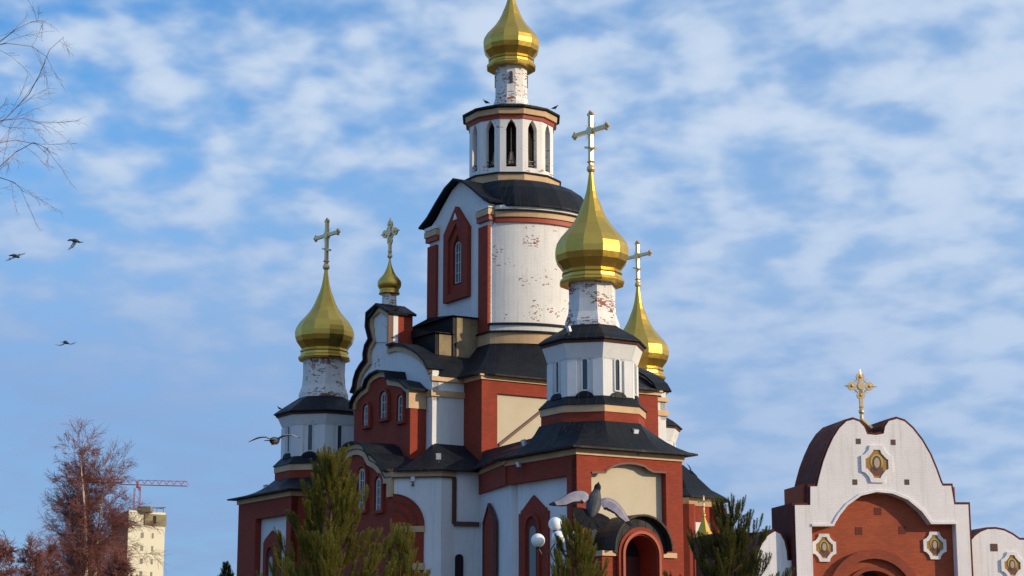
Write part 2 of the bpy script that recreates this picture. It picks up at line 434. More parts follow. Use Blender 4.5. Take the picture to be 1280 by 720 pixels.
def arch_pts(s0, z0, w, h, pointed=False, n=8):
    pts = [(s0-w/2, z0), (s0+w/2, z0)]
    if pointed: 
        return pts+[(s0+w/2, z0+h-w*.9), (s0+w*.32, z0+h-w*.42), (s0, z0+h), (s0-w*.32, z0+h-w*.42), (s0-w/2, z0+h-w*.9)]
    for i in range(n+1):
        a = PI*i/n; pts.append((s0+w/2*cos(a), z0+h-w/2+w/2*sin(a)))
    return pts
def window(fr, s0, z0, w, h, parent, d=.0, pointed=False, fm=None, bars=2, fw=.07, proud=.10):
    fm = fm or M_WFRAME
    b = MB(); b.slab(fr, arch_pts(s0, z0, w, h, pointed), d-.02, d+.03)
    win = part(b, 'window', M_GLASS, parent)
    b = MB(); b.strip(fr, arch_pts(s0, z0, w+fw, h+fw/2, pointed), fw, d-.02, d+proud, closed=True)
    for k in range(bars):
        zz = z0+h*(k+1)/(bars+1); b.slab(fr, [(s0-w/2, zz-.03), (s0+w/2, zz-.03), (s0+w/2, zz+.03), (s0-w/2, zz+.03)], d+.031, d+.07)
    if w > .45: b.slab(fr, [(s0-.03, z0), (s0+.03, z0), (s0+.03, z0+h-w*.1), (s0-.03, z0+h-w*.1)], d+.031, d+.075)
    if parent is church or parent is None: part(b, 'window_frame', fm, win)
    else: part(b, 'window_frame', fm, parent)
    return win

OCT = R(-58)+R(22.5)      # octagon corners so that two faces look along nA and nB
def octc(i, rot=OCT): return rot+2*PI*i/8
def corner_tower(c, S, zb, zd, zf, zeave, zneck, zring, domeR, crossh, rb=2.9, rd=2.45, chip=M_WHITE, bd=None):
    """octagonal drum on a skirt roof, waisted neck and gilded dome. S scales radii."""
    c = V2(c); rb *= S; rd *= S
    # base ring: red then cream, then small skirt roof with humps
    b = MB(); b.lathe(c, [(rb, zb-1.6), (rb, zb-.38*S)], 8, OCT)
    base = part(b, 'tower_base', M_RED)
    b = MB(); b.lathe(c, [(rb+.06, zb-.38*S), (rb+.06, zb)], 8, OCT); part(b, 'trim', M_CREAM, base)
    b = MB(); b.lathe(c, [(rb+.16, zb), (rb+.14, zb+.05), (rd+.35*S, zb+.28*S), (rd+.06, zd)], 8, OCT)
    for i in range(8):
        a = OCT+PI/8+i*PI/4; ap = rd*cos(PI/8); n = Vector((sin(a), -cos(a))); fr = Frame(c+n*ap, (cos(a), sin(a)), (n.x, n.y))
        hump = [(.50*S*cos(PI*k/10), zd-.14+.32*S*sin(PI*k/10)) for k in range(11)]
        b.slab(fr, hump, .0, .22*S)
    part(b, 'skirt_roof', M_ROOF, base)
    # drum with flared cornice
    b = MB(); b.lathe(c, [(rd, zd-.15), (rd, zf), (rd+.10*S, zf+.12*S), (rd+.42*S, zeave-.10)], 8, OCT)
    for i in range(8):      # corner pilasters on either side of every edge
        for sgn in (-1, 1):
            a = OCT+PI/8+i*PI/4; ap = rd*cos(PI/8); hw = rd*sin(PI/8); n = Vector((sin(a), -cos(a)))
            fr = Frame(c+n*ap, (cos(a), sin(a)), (n.x, n.y))
            s0, s1 = sgn*hw*.46, sgn*hw*1.03
            b.slab(fr, [(min(s0, s1), zd-.1), (max(s0, s1), zd-.1), (max(s0, s1), zf+.02), (min(s0, s1), zf+.02)], -.04, .11*S)
    drum = part(b, 'tower_drum', chip)
    for i in range(8):
        a = OCT+PI/8+i*PI/4; n = Vector((sin(a), -cos(a)))
        if n.dot(Vector((0, -1))) < -.3: continue
        ap = rd*cos(PI/8); fr = Frame(c+n*ap, (cos(a), sin(a)), (n.x, n.y))
        b = MB(); b.slab(fr, arch_pts(0, zd+.22*S, .27*S, (zf-zd)*.93, False), -.02, .025)
        part(b, 'window', M_GLASS, drum)
        b = MB(); b.strip(fr, arch_pts(0, zd+.22*S, .27*S+.12, (zf-zd)*.93+.06, False), .06, -.02, .09, closed=True); part(b, 'window_frame', chip, drum)
    b = MB()
    b.lathe(c, [(rd+.40*S, zeave-.12), (rd+.62*S, zeave-.04), (rd+.62*S, zeave+.03), (rd+.22*S, zeave+.32*S), (1.75*S, zneck-.22), (1.45*S, zneck)], 8, OCT)
    roof = part(b, 'eaves_roof', M_ROOF, drum)
    b = MB(); b.lathe(c, [(rd+.43*S, zeave-.22), (rd+.5*S, zeave-.10)], 8, OCT); part(b, 'trim', M_BROWNTRIM, drum)
    # neck
    rn = 1.33*S; hN = zring-zneck
    b = MB(); b.lathe(c, [(rn*1.16, zneck-.3), (rn*1.16, zneck+hN*.08), (rn*1.02, zneck+hN*.30), (rn*.98, zneck+hN*.62), (rn*1.0, zring+.3)], 8, OCT)
    nk = part(b, 'neck', M_PEEL)
    return onion(c, zring, domeR, crossh)

# ---- front right chapel block F
cF = V2(W(741, 470, 100)); hF = 3.42
zE = Z(558, cF.y-hF*1.40)        # eave edge of the chapel
def block(c, h, zE, zb, rb, oh=.62, name='chapel_wall'):
    c = V2(c); pl = plan(c, h, h)
    core = MB(); core.prism(plan(c, h-.42, h-.42), 0, zE-.25); w = part(core, name, [M_SMOOTH])
    fx = Frame(c+nA*(h-.42), -nB, nA); b = MB(); b.slab(fx, [(-h+.5, 0), (h-.5, 0), (h-.5, zE-.3), (-h+.5, zE-.3)], -.05, .01); part(b, 'plaster_panel', M_CREAMW, w)
    sq = lambda r: [Vector((c.x+r*sin(a), c.y-r*cos(a))) for a in [OCT-PI/8*0+2*PI*i/8 for i in range(8)]]
    # cream cornice under the eave
    b = MB(); b.prism(plan(c, h+.10, h+.10), zE-.40, zE-.04); b.prism(plan(c, h+.22, h+.22), zE-.10, zE-.02)
    part(b, 'cornice', M_CREAM, w)
    # concave skirt roof from square eave to octagon
    b = MB(); n = 32; rot = OCT
    eave = ringpts(plan(c, h+oh, h+oh), c, n, rot); octp = [c+Vector((sin(rot+2*PI*i/8), -cos(rot+2*PI*i/8)))*rb for i in range(8)]
    top = ringpts(octp, c, n, rot)
    rings = [at(eave, zE-.10), at(eave, zE)]
    for t in (.18, .38, .58, .78, .92, 1.0):
        zz = zE+(zb-.9-zE)*(t**1.55)*1.0
        rings.append([(e.x*(1-t)+p.x*t, e.y*(1-t)+p.y*t, zz) for e, p in zip(eave, top)])
    b.loft(rings); part(b, 'chapel_roof', M_ROOF, w)
    return w
zbF = Z(505, cF.y-2.9)
wF = block(cF, hF, zE, zbF, 3.0)
frA = Frame(cF+nA*(hF-.42), -nB, nA); frBf = Frame(cF+nB*(hF-.42), nA, nB)
T4 = lambda fr, pts, d=.42: fr.tr(pts, 560, 520, 3.6, d)
hs = T4(frA, [(645, 250), (705, 250), (712, 240), (740, 222), (775, 211), (810, 208), (845, 211), (885, 222), (905, 238), (925, 247), (980, 250)])
s_l, s_r = hs[0][0], hs[-1][0]
b = MB(); b.slab(frA, [(-hF, 0), (s_l, 0)]+hs+[(s_r, 0), (hF, 0), (hF, zE-.28), (-hF, zE-.28)], -.05, .42)
part(b, 'brick_facing', M_RED, wF)
b = MB(); b.strip(frA, hs, -.10, .36, .47); part(b, 'trim', M_BROWNTRIM, wF)
# B-side facing: a band under the eave and a corner pier
zb_band = T4(frBf, [(530, 268)])[0]; sl = T4(frBf, [(535, 400)])[0][0]
b = MB(); b.slab(frBf, [(sl, 0), (hF-.003, 0), (hF-.003, zE-.283), (-hF, zE-.283), (-hF, zb_band[1]), (sl, zb_band[1])], -.05, .42)
part(b, 'brick_facing', M_RED, wF)
corner_tower(cF, 1.0, zbF, Z(493, cF.y-2.4), Z(449, cF.y-2.5), Z(421, cF.y-3.0), Z(403, cF.y-1.5), Z(357, cF.y), 2.10, 3.3)
# slender pointed niche and pedimented window on the B side
def red_window(fr, pts, parent, inner, pm=M_RED, d=.24):
    b = MB(); b.slab(fr, pts, d-.2, d); f = part(b, 'window_surround', pm, parent)
    if inner: 
        s0, z0, w_, h_ = inner
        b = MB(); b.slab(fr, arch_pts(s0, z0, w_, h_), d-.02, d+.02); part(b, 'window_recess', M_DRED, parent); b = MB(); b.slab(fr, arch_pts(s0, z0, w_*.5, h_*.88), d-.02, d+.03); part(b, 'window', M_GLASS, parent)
        b = MB(); b.strip(fr, arch_pts(s0, z0, w_+.3, h_+.15), .16, d-.03, d+.14, closed=True); part(b, 'window_frame', M_RED, parent)
    return f
wp = T4(frBf, [(322, 435), (345, 418), (383, 357), (415, 395), (440, 425), (455, 425)], .05)
s0, s1 = wp[0][0], wp[-1][0]
red_window(frBf, [(s0, 4), (s1, 4)]+[(s1, wp[-1][1]), (s1-.2, wp[-1][1]), (s1-.22, wp[-1][1]+.16)]+[(s1-.38, wp[-1][1]+.2), ((s0+s1)/2, wp[2][1]), (s0+.38, wp[-1][1]+.2), (s0+.22, wp[-1][1]+.16), (s0+.2, wp[-1][1]), (s0, wp[-1][1])],
           wF, ((s0+s1)/2, 5, (s1-s0)*.42, wp[-1][1]-5.2), d=.12)
b = MB()
ws = T4(frBf, [(172, 480), (188, 403), (213, 460)], .05)
# ---- link wall between F block and the main body
pL0 = cF+nB*hF-nA*hF; 
def XY(px, Y, py=640): q = W(px, py, Y); return Vector((q.x, q.y))
pL1 = XY(600, 107.3, 605)
zband = zb_band[1]
b = MB(); b.prism([pL0-nB*.25, pL1, pL1+Vector((6, 3)), cF-nB*hF-nA*hF+Vector((.3, .3)), cF-nB*2], 0, zE-.30); link = part(b, 'link_wall', M_SMOOTH)
fl = Frame(pL1, (pL0-pL1)); Ln = (pL0-pL1).length
b = MB(); b.slab(fl, [(0, zband), (Ln, zband), (Ln, zE-.31), (0, zE-.31)], -.05, .10); part(b, 'brick_facing', M_RED, link)
b = MB(); b.slab(fl, [(-.1, zE-.30), (Ln+.2, zE-.30), (Ln+.2, zE-.05), (-.1, zE-.05)], -.05, .2); part(b, 'cornice', M_CREAM, link)
nz = T4(fl, [(170, 480), (190, 403), (215, 470)], .02); zt = nz[1][1]; sc = (nz[0][0]+nz[2][0])/2; hw = abs(nz[2][0]-nz[0][0])/2
b = MB(); b.slab(fl, [(sc-hw, 3), (sc+hw, 3), (sc+hw, nz[2][1]), (sc, zt), (sc-hw, nz[2][1])], -.02, .12); part(b, 'pointed_niche', M_RED, link)
b = MB(); b.strip(fl, [(sc-hw, 3), (sc-hw, nz[2][1]), (sc, zt), (sc+hw, nz[2][1]), (sc+hw, 3)], .1, .0, .2); part(b, 'niche_frame', M_BROWNTRIM, link)

# ---- main body
aM, bM = 7.1, 6.5
zM = Z(465, C2.y+(nA*(aM+.5)+nB*(bM+.5)).y)
body = plan(C2, aM, bM)
b = MB(); b.prism(plan(C2, aM-.2, bM-.2), 0, zM-.25); main = part(b, 'main_wall', M_SMOOTH)
frMA = Frame(C2+nA*(aM-.2), -nB, nA); frMB = Frame(C2+nB*(bM-.2), nA, nB)
T3 = lambda fr, pts, d=.2: fr.tr(pts, 560, 380, 3., d)
pa = T3(frMA, [(185, 335), (380, 335)])
b = MB(); s_l = pa[0][0]
b.slab(frMA, [(-bM, 0), (s_l, 0), (s_l, pa[0][1]), (bM-1.2, pa[0][1]), (bM-1.2, 0), (bM, 0), (bM, zM-.28), (-bM, zM-.28)], -.05, .2)
part(b, 'brick_facing', M_RED, main)
b = MB(); b.slab(frMB, [(aM-4.8, 0), (aM-.003, 0), (aM-.003, zM-.283), (aM-4.8, zM-.283)], -.05, .2); part(b, 'brick_facing', M_RED, main)
for sg in (-1,):
    frq = Frame(C2-nB*(bM-.2), nA, -nB); b = MB(); b.slab(frq, [(-aM+.003, 0), (aM-.003, 0), (aM-.003, zM-.283), (-aM+.003, zM-.283)], -.05, .2); part(b, 'brick_facing', M_RED, main)
b = MB(); b.slab(frMA, [(-bM+.3, 0), (bM-1, 0), (bM-1, zM-.4), (-bM+.3, zM-.4)], -.05, .01); part(b, 'plaster_panel', M_CREAMW, main)
dg = T3(frMA, [(187, 525), (380, 372), (383, 380), (190, 535)], .02)
b = MB(); b.slab(frMA, dg, .0, .14); part(b, 'sloped_strip', M_BROWNTRIM, main)  # dark brown strip sloping across the cream panel
b = MB(); b.prism(plan(C2, aM+.12, bM+.12), zM-.32, zM-.04); b.prism(plan(C2, aM+.24, bM+.24), zM-.12, zM-.02); part(b, 'cornice', M_CREAM, main)
RT = 5.45; HT = 3.85       # central tower: circle cut by two flat gabled fronts
def tower_plan(k=0., n=9):
    out = []
    for sgn in (1, -1):
        for i in range(n):
            a = R(45)+R(90)*i/(n-1)
            d = nB*cos(a)*(HT+k)/(HT)+nA*sin(a)*sgn
            v = (nB*cos(a)+nA*sin(a)*sgn)*(RT+k)
            # keep the flats at HT
            out.append(C2+v*1.0)
        if sgn == 1: pass
        else: pass
    # order: A side from +B to -B, then -A side from -B to +B
    A = out[:n]; Bq = out[n:][::-1]
    return A+Bq
zT0 = Z(428, C2.y-RT-.4)
b = MB(); n = 48
eave = ringpts(plan(C2, aM+.55, bM+.55), C2, n, ROT+PI/4); top = ringpts(tower_plan(.35), C2, n, ROT+PI/4)
rings = [at(eave, zM-.10), at(eave, zM)]
for t in (.15, .35, .6, .8, 1.0):
    rings.append([(e.x*(1-t)+p.x*t, e.y*(1-t)+p.y*t, zM+(zT0-zM)*t**1.5) for e, p in zip(eave, top)])
b.loft(rings); part(b, 'main_roof', M_ROOF, main)

# ---- central tower
nearc = C2.y-RT
zs = lambda y, k=0: Z(y, nearc-k)
tw = MB(); tw.prism(tower_plan(0, 31), zT0-1.5, zs(256)); tower = part(tw, 'central_tower', M_WORN)
def clampB(pts, lim):
    out = []
    for p in pts:
        q = V2(p)-C2; n_ = q.dot(nB); out.append(C2+nA*q.dot(nA)+nB*max(-lim, min(lim, n_)))
    return out
def tband(name, y0, y1, k, m):
    b = MB(); b.prism(clampB(tower_plan(k, 31), HT-.05 if y0 < 300 else 9), zs(y0, k), zs(y1, k)); return part(b, name, m, tower)
tband('trim', 429, 414.5, .42, M_CREAM); tband('roof_flashing', 414.4, 412.6, .62, M_ROOF); tband('trim', 412.5, 405.4, .22, M_SMOOTH); tband('roof_flashing', 405.3, 402.8, .36, M_ROOF)
tband('trim', 277, 270.5, .16, M_REDTRIM); tband('trim', 270.4, 262.5, .26, M_CREAM); tband('roof_flashing', 262.4, 261, .42, M_ROOF); tband('trim', 260.9, 256, .34, M_SMOOTH)
# roof over the tower
b = MB(); n = 24; z0 = zs(256, .6)
ev = clampB(ringpts(tower_plan(.62), C2, n, ROT+PI/4), HT-.2)
rings = [at(ev, z0-.02), at(ev, z0+.1)]
for k, (t, zt_) in enumerate(((.12, .28), (.30, .60), (.55, .84), (.8, .96), (1., 1.))):
    zz = z0+.1+(Z(227, C2.y-3.1)-z0)*zt_; rr = 3.05
    rings.append([(e.x*(1-t)+(C2.x+rr*sin(ROT+PI/4+2*PI*i/n))*t, e.y*(1-t)+(C2.y-rr*cos(ROT+PI/4+2*PI*i/n))*t, zz) for i, e in enumerate(ev)])
b.loft(rings); part(b, 'tower_roof', M_ROOF, tower)
# gabled fronts on both ends
def tower_front(sg):
    fr = Frame(C2+nB*sg*HT, nA, nB*sg)
    f0 = Frame(C2+nB*HT, nA, nB)
    T2 = lambda pts, d=.1: f0.tr(pts, 500, 200, 3., d)
    (sp_, zp), (sl_, zl) = T2([(200, 78), (98, 262)])
    w_ = 3.86; zl = Z(262, (C2+nB*HT-nA*3.8).y)
    zl = f0.px(532.5, 287.3, .1)[1]; zp = f0.px(567, 231, .1)[1]
    gab = [(w_, zl), (w_*.78, zl+(zp-zl)*.18), (w_*.52, zl+(zp-zl)*.52), (w_*.25, zl+(zp-zl)*.84), (0, zp), (-w_*.25, zl+(zp-zl)*.84), (-w_*.52, zl+(zp-zl)*.52), (-w_*.78, zl+(zp-zl)*.18), (-w_, zl)]
    b = MB(); b.slab(fr, [(-w_, zT0-1.2), (w_, zT0-1.2)]+gab, -1.5, .12); g = part(b, 'gabled_front', M_SMOOTH, tower)
    # cornice returns and pilasters
    b = MB()
    for s_ in (-1, 1):
        x0, x1 = sorted((s_*w_*1.0, s_*w_*.70))
        b = MB(); b.slab(fr, [(x0, zT0-.2), (x1, zT0-.2), (x1, zl-1.35), (x0, zl-1.35)], .05, .30); part(b, 'pilaster', M_RED, tower)
    for (za, zb_, m_, dd) in ((1.05, .72, M_REDTRIM, .34), (.72, .34, M_CREAM, .42), (.28, .05, M_SMOOTH, .40)):
        for s_ in (-1, 1):
            b = MB(); x0, x1 = sorted((s_*(w_+dd*.6), s_*w_*.66)); b.slab(fr, [(x0, zl-za), (x1, zl-za), (x1, zl-zb_), (x0, zl-zb_)], -.02, dd); part(b, 'trim', m_, tower)
    big = [(p[0]*1.13, p[1]+.06) for p in gab]; big[0] = (w_*1.17, zl-.02); big[-1] = (-w_*1.17, zl-.02)
    b = MB(); b.strip(fr, big, -.14, -3.2, .62); part(b, 'gable_roof', M_ROOF, tower)
    # red pointed surround with window
    q = T2([(178, 540), (265, 512), (218, 178), (175, 270), (262, 255)])
    hw = (q[4][0]-q[3][0])/2+.05; zc = q[2][1]; zb_ = (q[0][1]+q[1][1])/2; zsh = zb_+(zc-zb_)*.74
    out = [(-hw, zb_), (hw, zb_), (hw, zsh), (0, zc), (-hw, zsh)]
    b = MB(); b.slab(fr, [out, [(-hw*.62, zb_+.5), (hw*.62, zb_+.5), (hw*.62, zsh-.5), (0, zc-1.15), (-hw*.62, zsh-.5)][::-1]], .05, .42); part(b, 'window_surround', M_RED, tower)
    b = MB(); b.slab(fr, [[(-hw*.62, zb_+.5), (hw*.62, zb_+.5), (hw*.62, zsh-.5), (0, zc-1.15), (-hw*.62, zsh-.5)], [(-hw*.36, zb_+1.), (hw*.36, zb_+1.), (hw*.36, zsh-1.), (0, zc-1.8), (-hw*.36, zsh-1.)][::-1]], .05, .27); part(b, 'window_surround', M_RED, tower)
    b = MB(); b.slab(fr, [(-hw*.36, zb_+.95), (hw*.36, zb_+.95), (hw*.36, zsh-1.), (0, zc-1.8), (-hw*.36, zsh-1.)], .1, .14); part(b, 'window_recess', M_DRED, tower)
    window(fr, .1, zb_+1.1, hw*.42, zsh-zb_-1.9, tower, d=.15, bars=3)
    b = MB(); b.slab(fr, [(-.25, zc-.9), (.25, zc-.9), (0, zc-.45)], .4, .46); part(b, 'trim', M_SMOOTH, tower)
tower_front(1); tower_front(-1)
# belfry
cB = C2; rb_ = 2.86; rot12 = R(15)
zB0, zB1 = Z(216, cB.y-rb_), Z(141, cB.y-rb_)
b = MB(); b.lathe(cB, [(3.28, Z(229, cB.y-3.2)), (3.28, zB0-.12)], 12, rot12); part(b, 'belfry_base', M_CREAM, tower)
b = MB(); b.lathe(cB, [(3.40, zB0-.12), (3.36, zB0-.02), (2.6, zB0+.03)], 12, rot12); part(b, 'roof_flashing', M_ROOF, tower)
b = MB(); ap = rb_*cos(PI/12); hw = rb_*sin(PI/12)
for i in range(12):
    a = 2*PI*i/12; n_ = Vector((sin(a), -cos(a))); fr = Frame(cB+n_*ap, (cos(a), sin(a)), (n_.x, n_.y))
    op = arch_pts(0, zB0+.45, .66, (zB1-zB0)*.80, True)
    b.slab(fr, [[(-hw, zB0), (hw, zB0), (hw, zB1+.1), (-hw, zB1+.1)], op[::-1]], -.38, 0)
belfry = part(b, 'belfry', M_WORN)
b = MB(); b.lathe(cB, [(2.4, zB0), (2.4, zB0+.06)], 12, rot12, ); b.lathe(cB, [(2.4, zB1-.1), (2.4, zB1)], 12, rot12); b.tube([(cB.x, cB.y, zB0), (cB.x, cB.y, zB1)], 1.6, 12); part(b, 'belfry_floor_and_dark_core', M_DARK, belfry)  # floor and ceiling, plus an added dark core blocking sky through the openings
b = MB()
for i in range(12):
    a = 2*PI*i/12; n_ = Vector((sin(a), -cos(a))); fr = Frame(cB+n_*ap, (cos(a), sin(a)), (n_.x, n_.y))
    b = MB()
    for zz in (.62, .9): b.slab(fr, [(-.36, zB0+zz), (.36, zB0+zz), (.36, zB0+zz+.05), (-.36, zB0+zz+.05)], -.22, -.17)
    b.tube([fr.P(0, zB0+.4, -.195), fr.P(0, zB0+.95, -.195)], .02, 5); part(b, 'railing', M_STEEL, belfry)
for i in (-2, -1, 0, 1, 2):
    a = 2*PI*i/12; q = cB+Vector((sin(a), -cos(a)))*2.08; b = MB()
    b.lathe(q, [(.05, zB0+1.75), (.13, zB0+1.6), (.2, zB0+1.2), (.36, zB0+.85), (.42, zB0+.72)], 14); b.tube([(q.x, q.y, zB0+1.6), (q.x, q.y, zB0+3.3)], .03, 6)
    part(b, 'bell', M_BELL, belfry)
for nm, y0, y1, r_, m_ in (('trim', 147, 141, rb_+.07, M_REDTRIM), ('trim', 140.8, 133, rb_+.26, M_CREAM)):
    b = MB(); b.lathe(cB, [(r_, Z(y0, cB.y-r_)), (r_+.04, Z(y1, cB.y-r_))], 12, rot12); part(b, nm, m_, belfry)
b = MB(); zz = Z(131.5, cB.y-3.25)
b.lathe(cB, [(rb_+.25, zz-.12), (3.34, zz-.05), (3.34, zz+.06), (2.4, zz+.42), (1.3, zz+.62)], 12, rot12); part(b, 'eaves_roof', M_ROOF, belfry)
zn = zz+.5; zr = Z(87, cB.y)
b = MB(); b.lathe(cB, [(1.22, zn-.2), (1.22, zn+.5), (1.1, zn+.85), (1.08, zr+.3)], 12, rot12); nk = part(b, 'neck', M_PEEL)
for i in (0, 3, 9):
    a = 2*PI*i/12; n_ = Vector((sin(a), -cos(a))); fr = Frame(cB+n_*1.05, (cos(a), sin(a)), (n_.x, n_.y))
    b = MB(); b.slab(fr, arch_pts(0, Z(104, cB.y-1), .2, .85, True), -.05, .06); part(b, 'window', M_GLASS, nk)
onion(cB, zr, 1.93, 3.6)

# ---- left arm with the stepped gable
dArm = 8.7; wArm = 5.0
T6 = lambda fr, pts, d=0: fr.tr(pts, 430, 420, 5.143, d)
armF = Frame(C2+nB*dArm, nA, nB)
zA = zM
def arm(sg):
    fr = Frame(C2+nB*sg*dArm, nA, nB*sg)
    b = MB(); pl = [C2+nA*wArm+nB*sg*(dArm-.02), C2-nA*wArm+nB*sg*(dArm-.02), C2-nA*wArm, C2+nA*wArm]
    b.prism(pl, 0, zA-.3); wall = part(b, 'arm_wall', M_WHITE)
    # outline of the gable, traced on the facade plane
    out = T6(armF, [(92, 330), (97, 290), (112, 240), (135, 200), (162, 165), (160, 120), (170, 70), (195, 25)])
    tur = armF.tr([(292, 200), (288, 130), (292, 60), (345, 12), (405, 50), (410, 190)], 400, 380, 4.5)
    r_out = T6(armF, [(345, 60), (400, 66), (450, 88), (500, 122), (545, 170), (590, 215)])
    r_out[-1] = (wArm, r_out[-1][1])
    tur[0] = (out[-1][0], tur[0][1]); 
    left = [(-wArm, out[0][1]-.4)]+out
    outline = left+tur[1:5]+[(tur[4][0], r_out[0][1]), r_out[0]]+r_out[1:]
    # make the left side rise from the corner
    poly = [(wArm, zA-1.5), ]+outline[::-1]+[(-wArm, zA-1.5)]
    b = MB(); b.slab(fr, poly, -.45, .0); part(b, 'gable_wall', M_WHITE, wall)
    tr = outline
    b = MB(); b.strip(fr, tr, -.36, -.1, .16); part(b, 'trim', M_CREAM, wall)
    b = MB(); b.strip(fr, tr, .03, -.1, .26); b.strip(fr, [(p[0], p[1]-.0) for p in tr], -.09, .16, .22); part(b, 'red_edging', M_BROWNTRIM, wall)
    b = MB(); run = []
    for i, p in enumerate(tr):
        q_ = tr[i+1] if i+1 < len(tr) else None
        run.append((p[0], p[1]+.03))
        if q_ is None or (abs(q_[0]-p[0]) < .3*abs(q_[1]-p[1]) and p[0] > -.5) or (q_[1] < p[1] and q_[0]-p[0] < .25 and p[0] > 0):
            if len(run) > 1: b = MB(); b.strip(fr, run, .13, -.75, .42); part(b, 'gable_roof', M_ROOF, wall)
            run = []
    # barrel-shaped roof behind the gable
    prof = [(wArm+.2, zA-.05), (wArm, zA+.15)]+[(p[0]-.15, p[1]-.12) for p in r_out[::-1][1:]]
    top = prof[-1]; prof2 = prof+[(-p[0]-.15, p[1]) for p in prof[::-1]]
    b = MB(); b.slab(fr, prof2, -dArm+4.2, -.46); part(b, 'arm_roof', M_ROOF, wall)
    # turret
    tx0, tx1 = tur[1][0]+.05, tur[4][0]-.02
    zt0 = r_out[0][1]-.6; zt1 = tur[4][1]-.05
    b = MB(); b.slab(fr, [(tx0, zt0), (tx1, zt0), (tx1, zt1), ((tx0+tx1)/2, tur[3][1]-.1), (tx0, zt1)], -1.5, -.46); part(b, 'gable_turret', M_RED, wall)
    b = MB(); b.slab(fr, [(tx0-.2, zt1-.06), ((tx0+tx1)/2, tur[3][1]-.02), (tx1+.2, zt1-.06), (tx1+.25, zt1+.08), ((tx0+tx1)/2, tur[3][1]+.14), (tx0-.25, zt1+.08)], -1.65, .35); part(b, 'turret_roof', M_ROOF, wall)
    # niche arch outlined on the turret
    na = armF.tr([(318, 215), (318, 145), (350, 108), (382, 145), (385, 215)], 400, 380, 4.5)
    b = MB(); b.slab(fr, [na[0], na[4], na[3], ((na[2][0]+na[3][0])/2, na[2][1]*.6+na[3][1]*.4), na[2], ((na[1][0]+na[2][0])/2, na[2][1]*.6+na[1][1]*.4), na[1]], .02, .10); part(b, 'niche_panel', M_SMOOTH, wall)
    cx = (tx0+tx1)/2; cc = fr.P(armF.px(486.5, 376, -.8)[0], 0, -.8); zn = Z(386, cc.y)
    b = MB(); b.lathe(cc, [(.50, zn-.5), (.50, zn), (.44, Z(369, cc.y)+.1)], 8, OCT); nk = part(b, 'neck', M_PEEL)
    onion((cc.x, cc.y), Z(368, cc.y), .78, 2.3, 16, smooth=True, ornate=True, thin=1.)
    # cream bands on facade and side
    e = T6(armF, [(485, 362), (590, 356)])
    z_b = e[0][1]-.05
    b = MB(); b.slab(fr, [(-wArm, z_b-.36), (wArm+.10, z_b-.36), (wArm+.10, z_b), (-wArm, z_b)], -.1, .12)
    sd = Frame(C2+nA*wArm, -nB, nA)
    x_ = -dArm*sg if sg > 0 else dArm
    xs = sorted((-sg*(dArm+.12), -sg*(bM)))
    b.slab(sd, [(xs[0], z_b-.36), (xs[1], z_b-.36), (xs[1], z_b), (xs[0], z_b)], -.1, .12)
    b.slab(sd, [(xs[0], zA-.32), (xs[1], zA-.32), (xs[1], zA-.04), (xs[0], zA-.04)], -.1, .16)
    part(b, 'cornice', M_CREAM, wall)
    if sg > 0:
        # projecting red bay with stepped kokoshnik top and three windows
        dB = 1.1; frb = Frame(C2+nB*(dArm+dB), nA, nB)
        o = T6(frb, [(68, 440), (85, 400), (115, 362), (152, 335), (165, 290), (195, 255), (240, 232), (290, 235), (300, 285), (340, 290), (385, 300), (415, 330), (432, 345)])
        q1 = T6(frb, [(425, 600)])[0][0]; q0 = T6(frb, [(65, 500)])[0][0]
        zb0 = T6(frb, [(250, 700)])[0][1]-1.5
        b = MB(); b.slab(frb, [(q1, zb0)]+[(q1, o[-1][1])]+o[::-1]+[(q0, o[0][1]), (q0, zb0)], -dB+.02, 0); bay = part(b, 'bay_wall', M_RED)
        tr = [(q0, o[0][1]-.3)]+o+[(q1, o[-1][1]-.2)]
        b = MB(); b.strip(frb, tr, -.30, -.06, .12); b.slab(frb, [(q1-.3, o[-1][1]-1.1), (q1+.05, o[-1][1]-1.1), (q1+.05, o[-1][1]), (q1-.3, o[-1][1])], -dB+.04, .13); part(b, 'trim', M_CREAM, bay)
        b = MB(); b.strip(frb, tr[:-1]+[(q1+.35, o[-1][1]-.05)], .12, -dB+.03, .38); part(b, 'bay_roof', M_ROOF, bay)
        for (xa, xb, ya, yb) in ((245, 290, 362, 555), (358, 392, 385, 570), (138, 172, 445, 600)):
            q = T6(frb, [(xa, yb), (xb, ya)]); w_ = abs(q[1][0]-q[0][0]); sc_ = (q[0][0]+q[1][0])/2; z0_ = q[0][1]; h_ = q[1][1]-q[0][1]
            window(frb, sc_, z0_, w_*.72, h_, bay, d=.02, bars=2, fw=.12)
            b = MB(); b.strip(frb, arch_pts(sc_, z0_, w_+.46, h_+.3), .17, -.02, .22, closed=True); part(b, 'window_surround', M_RED, bay)
arm(1); arm(-1)
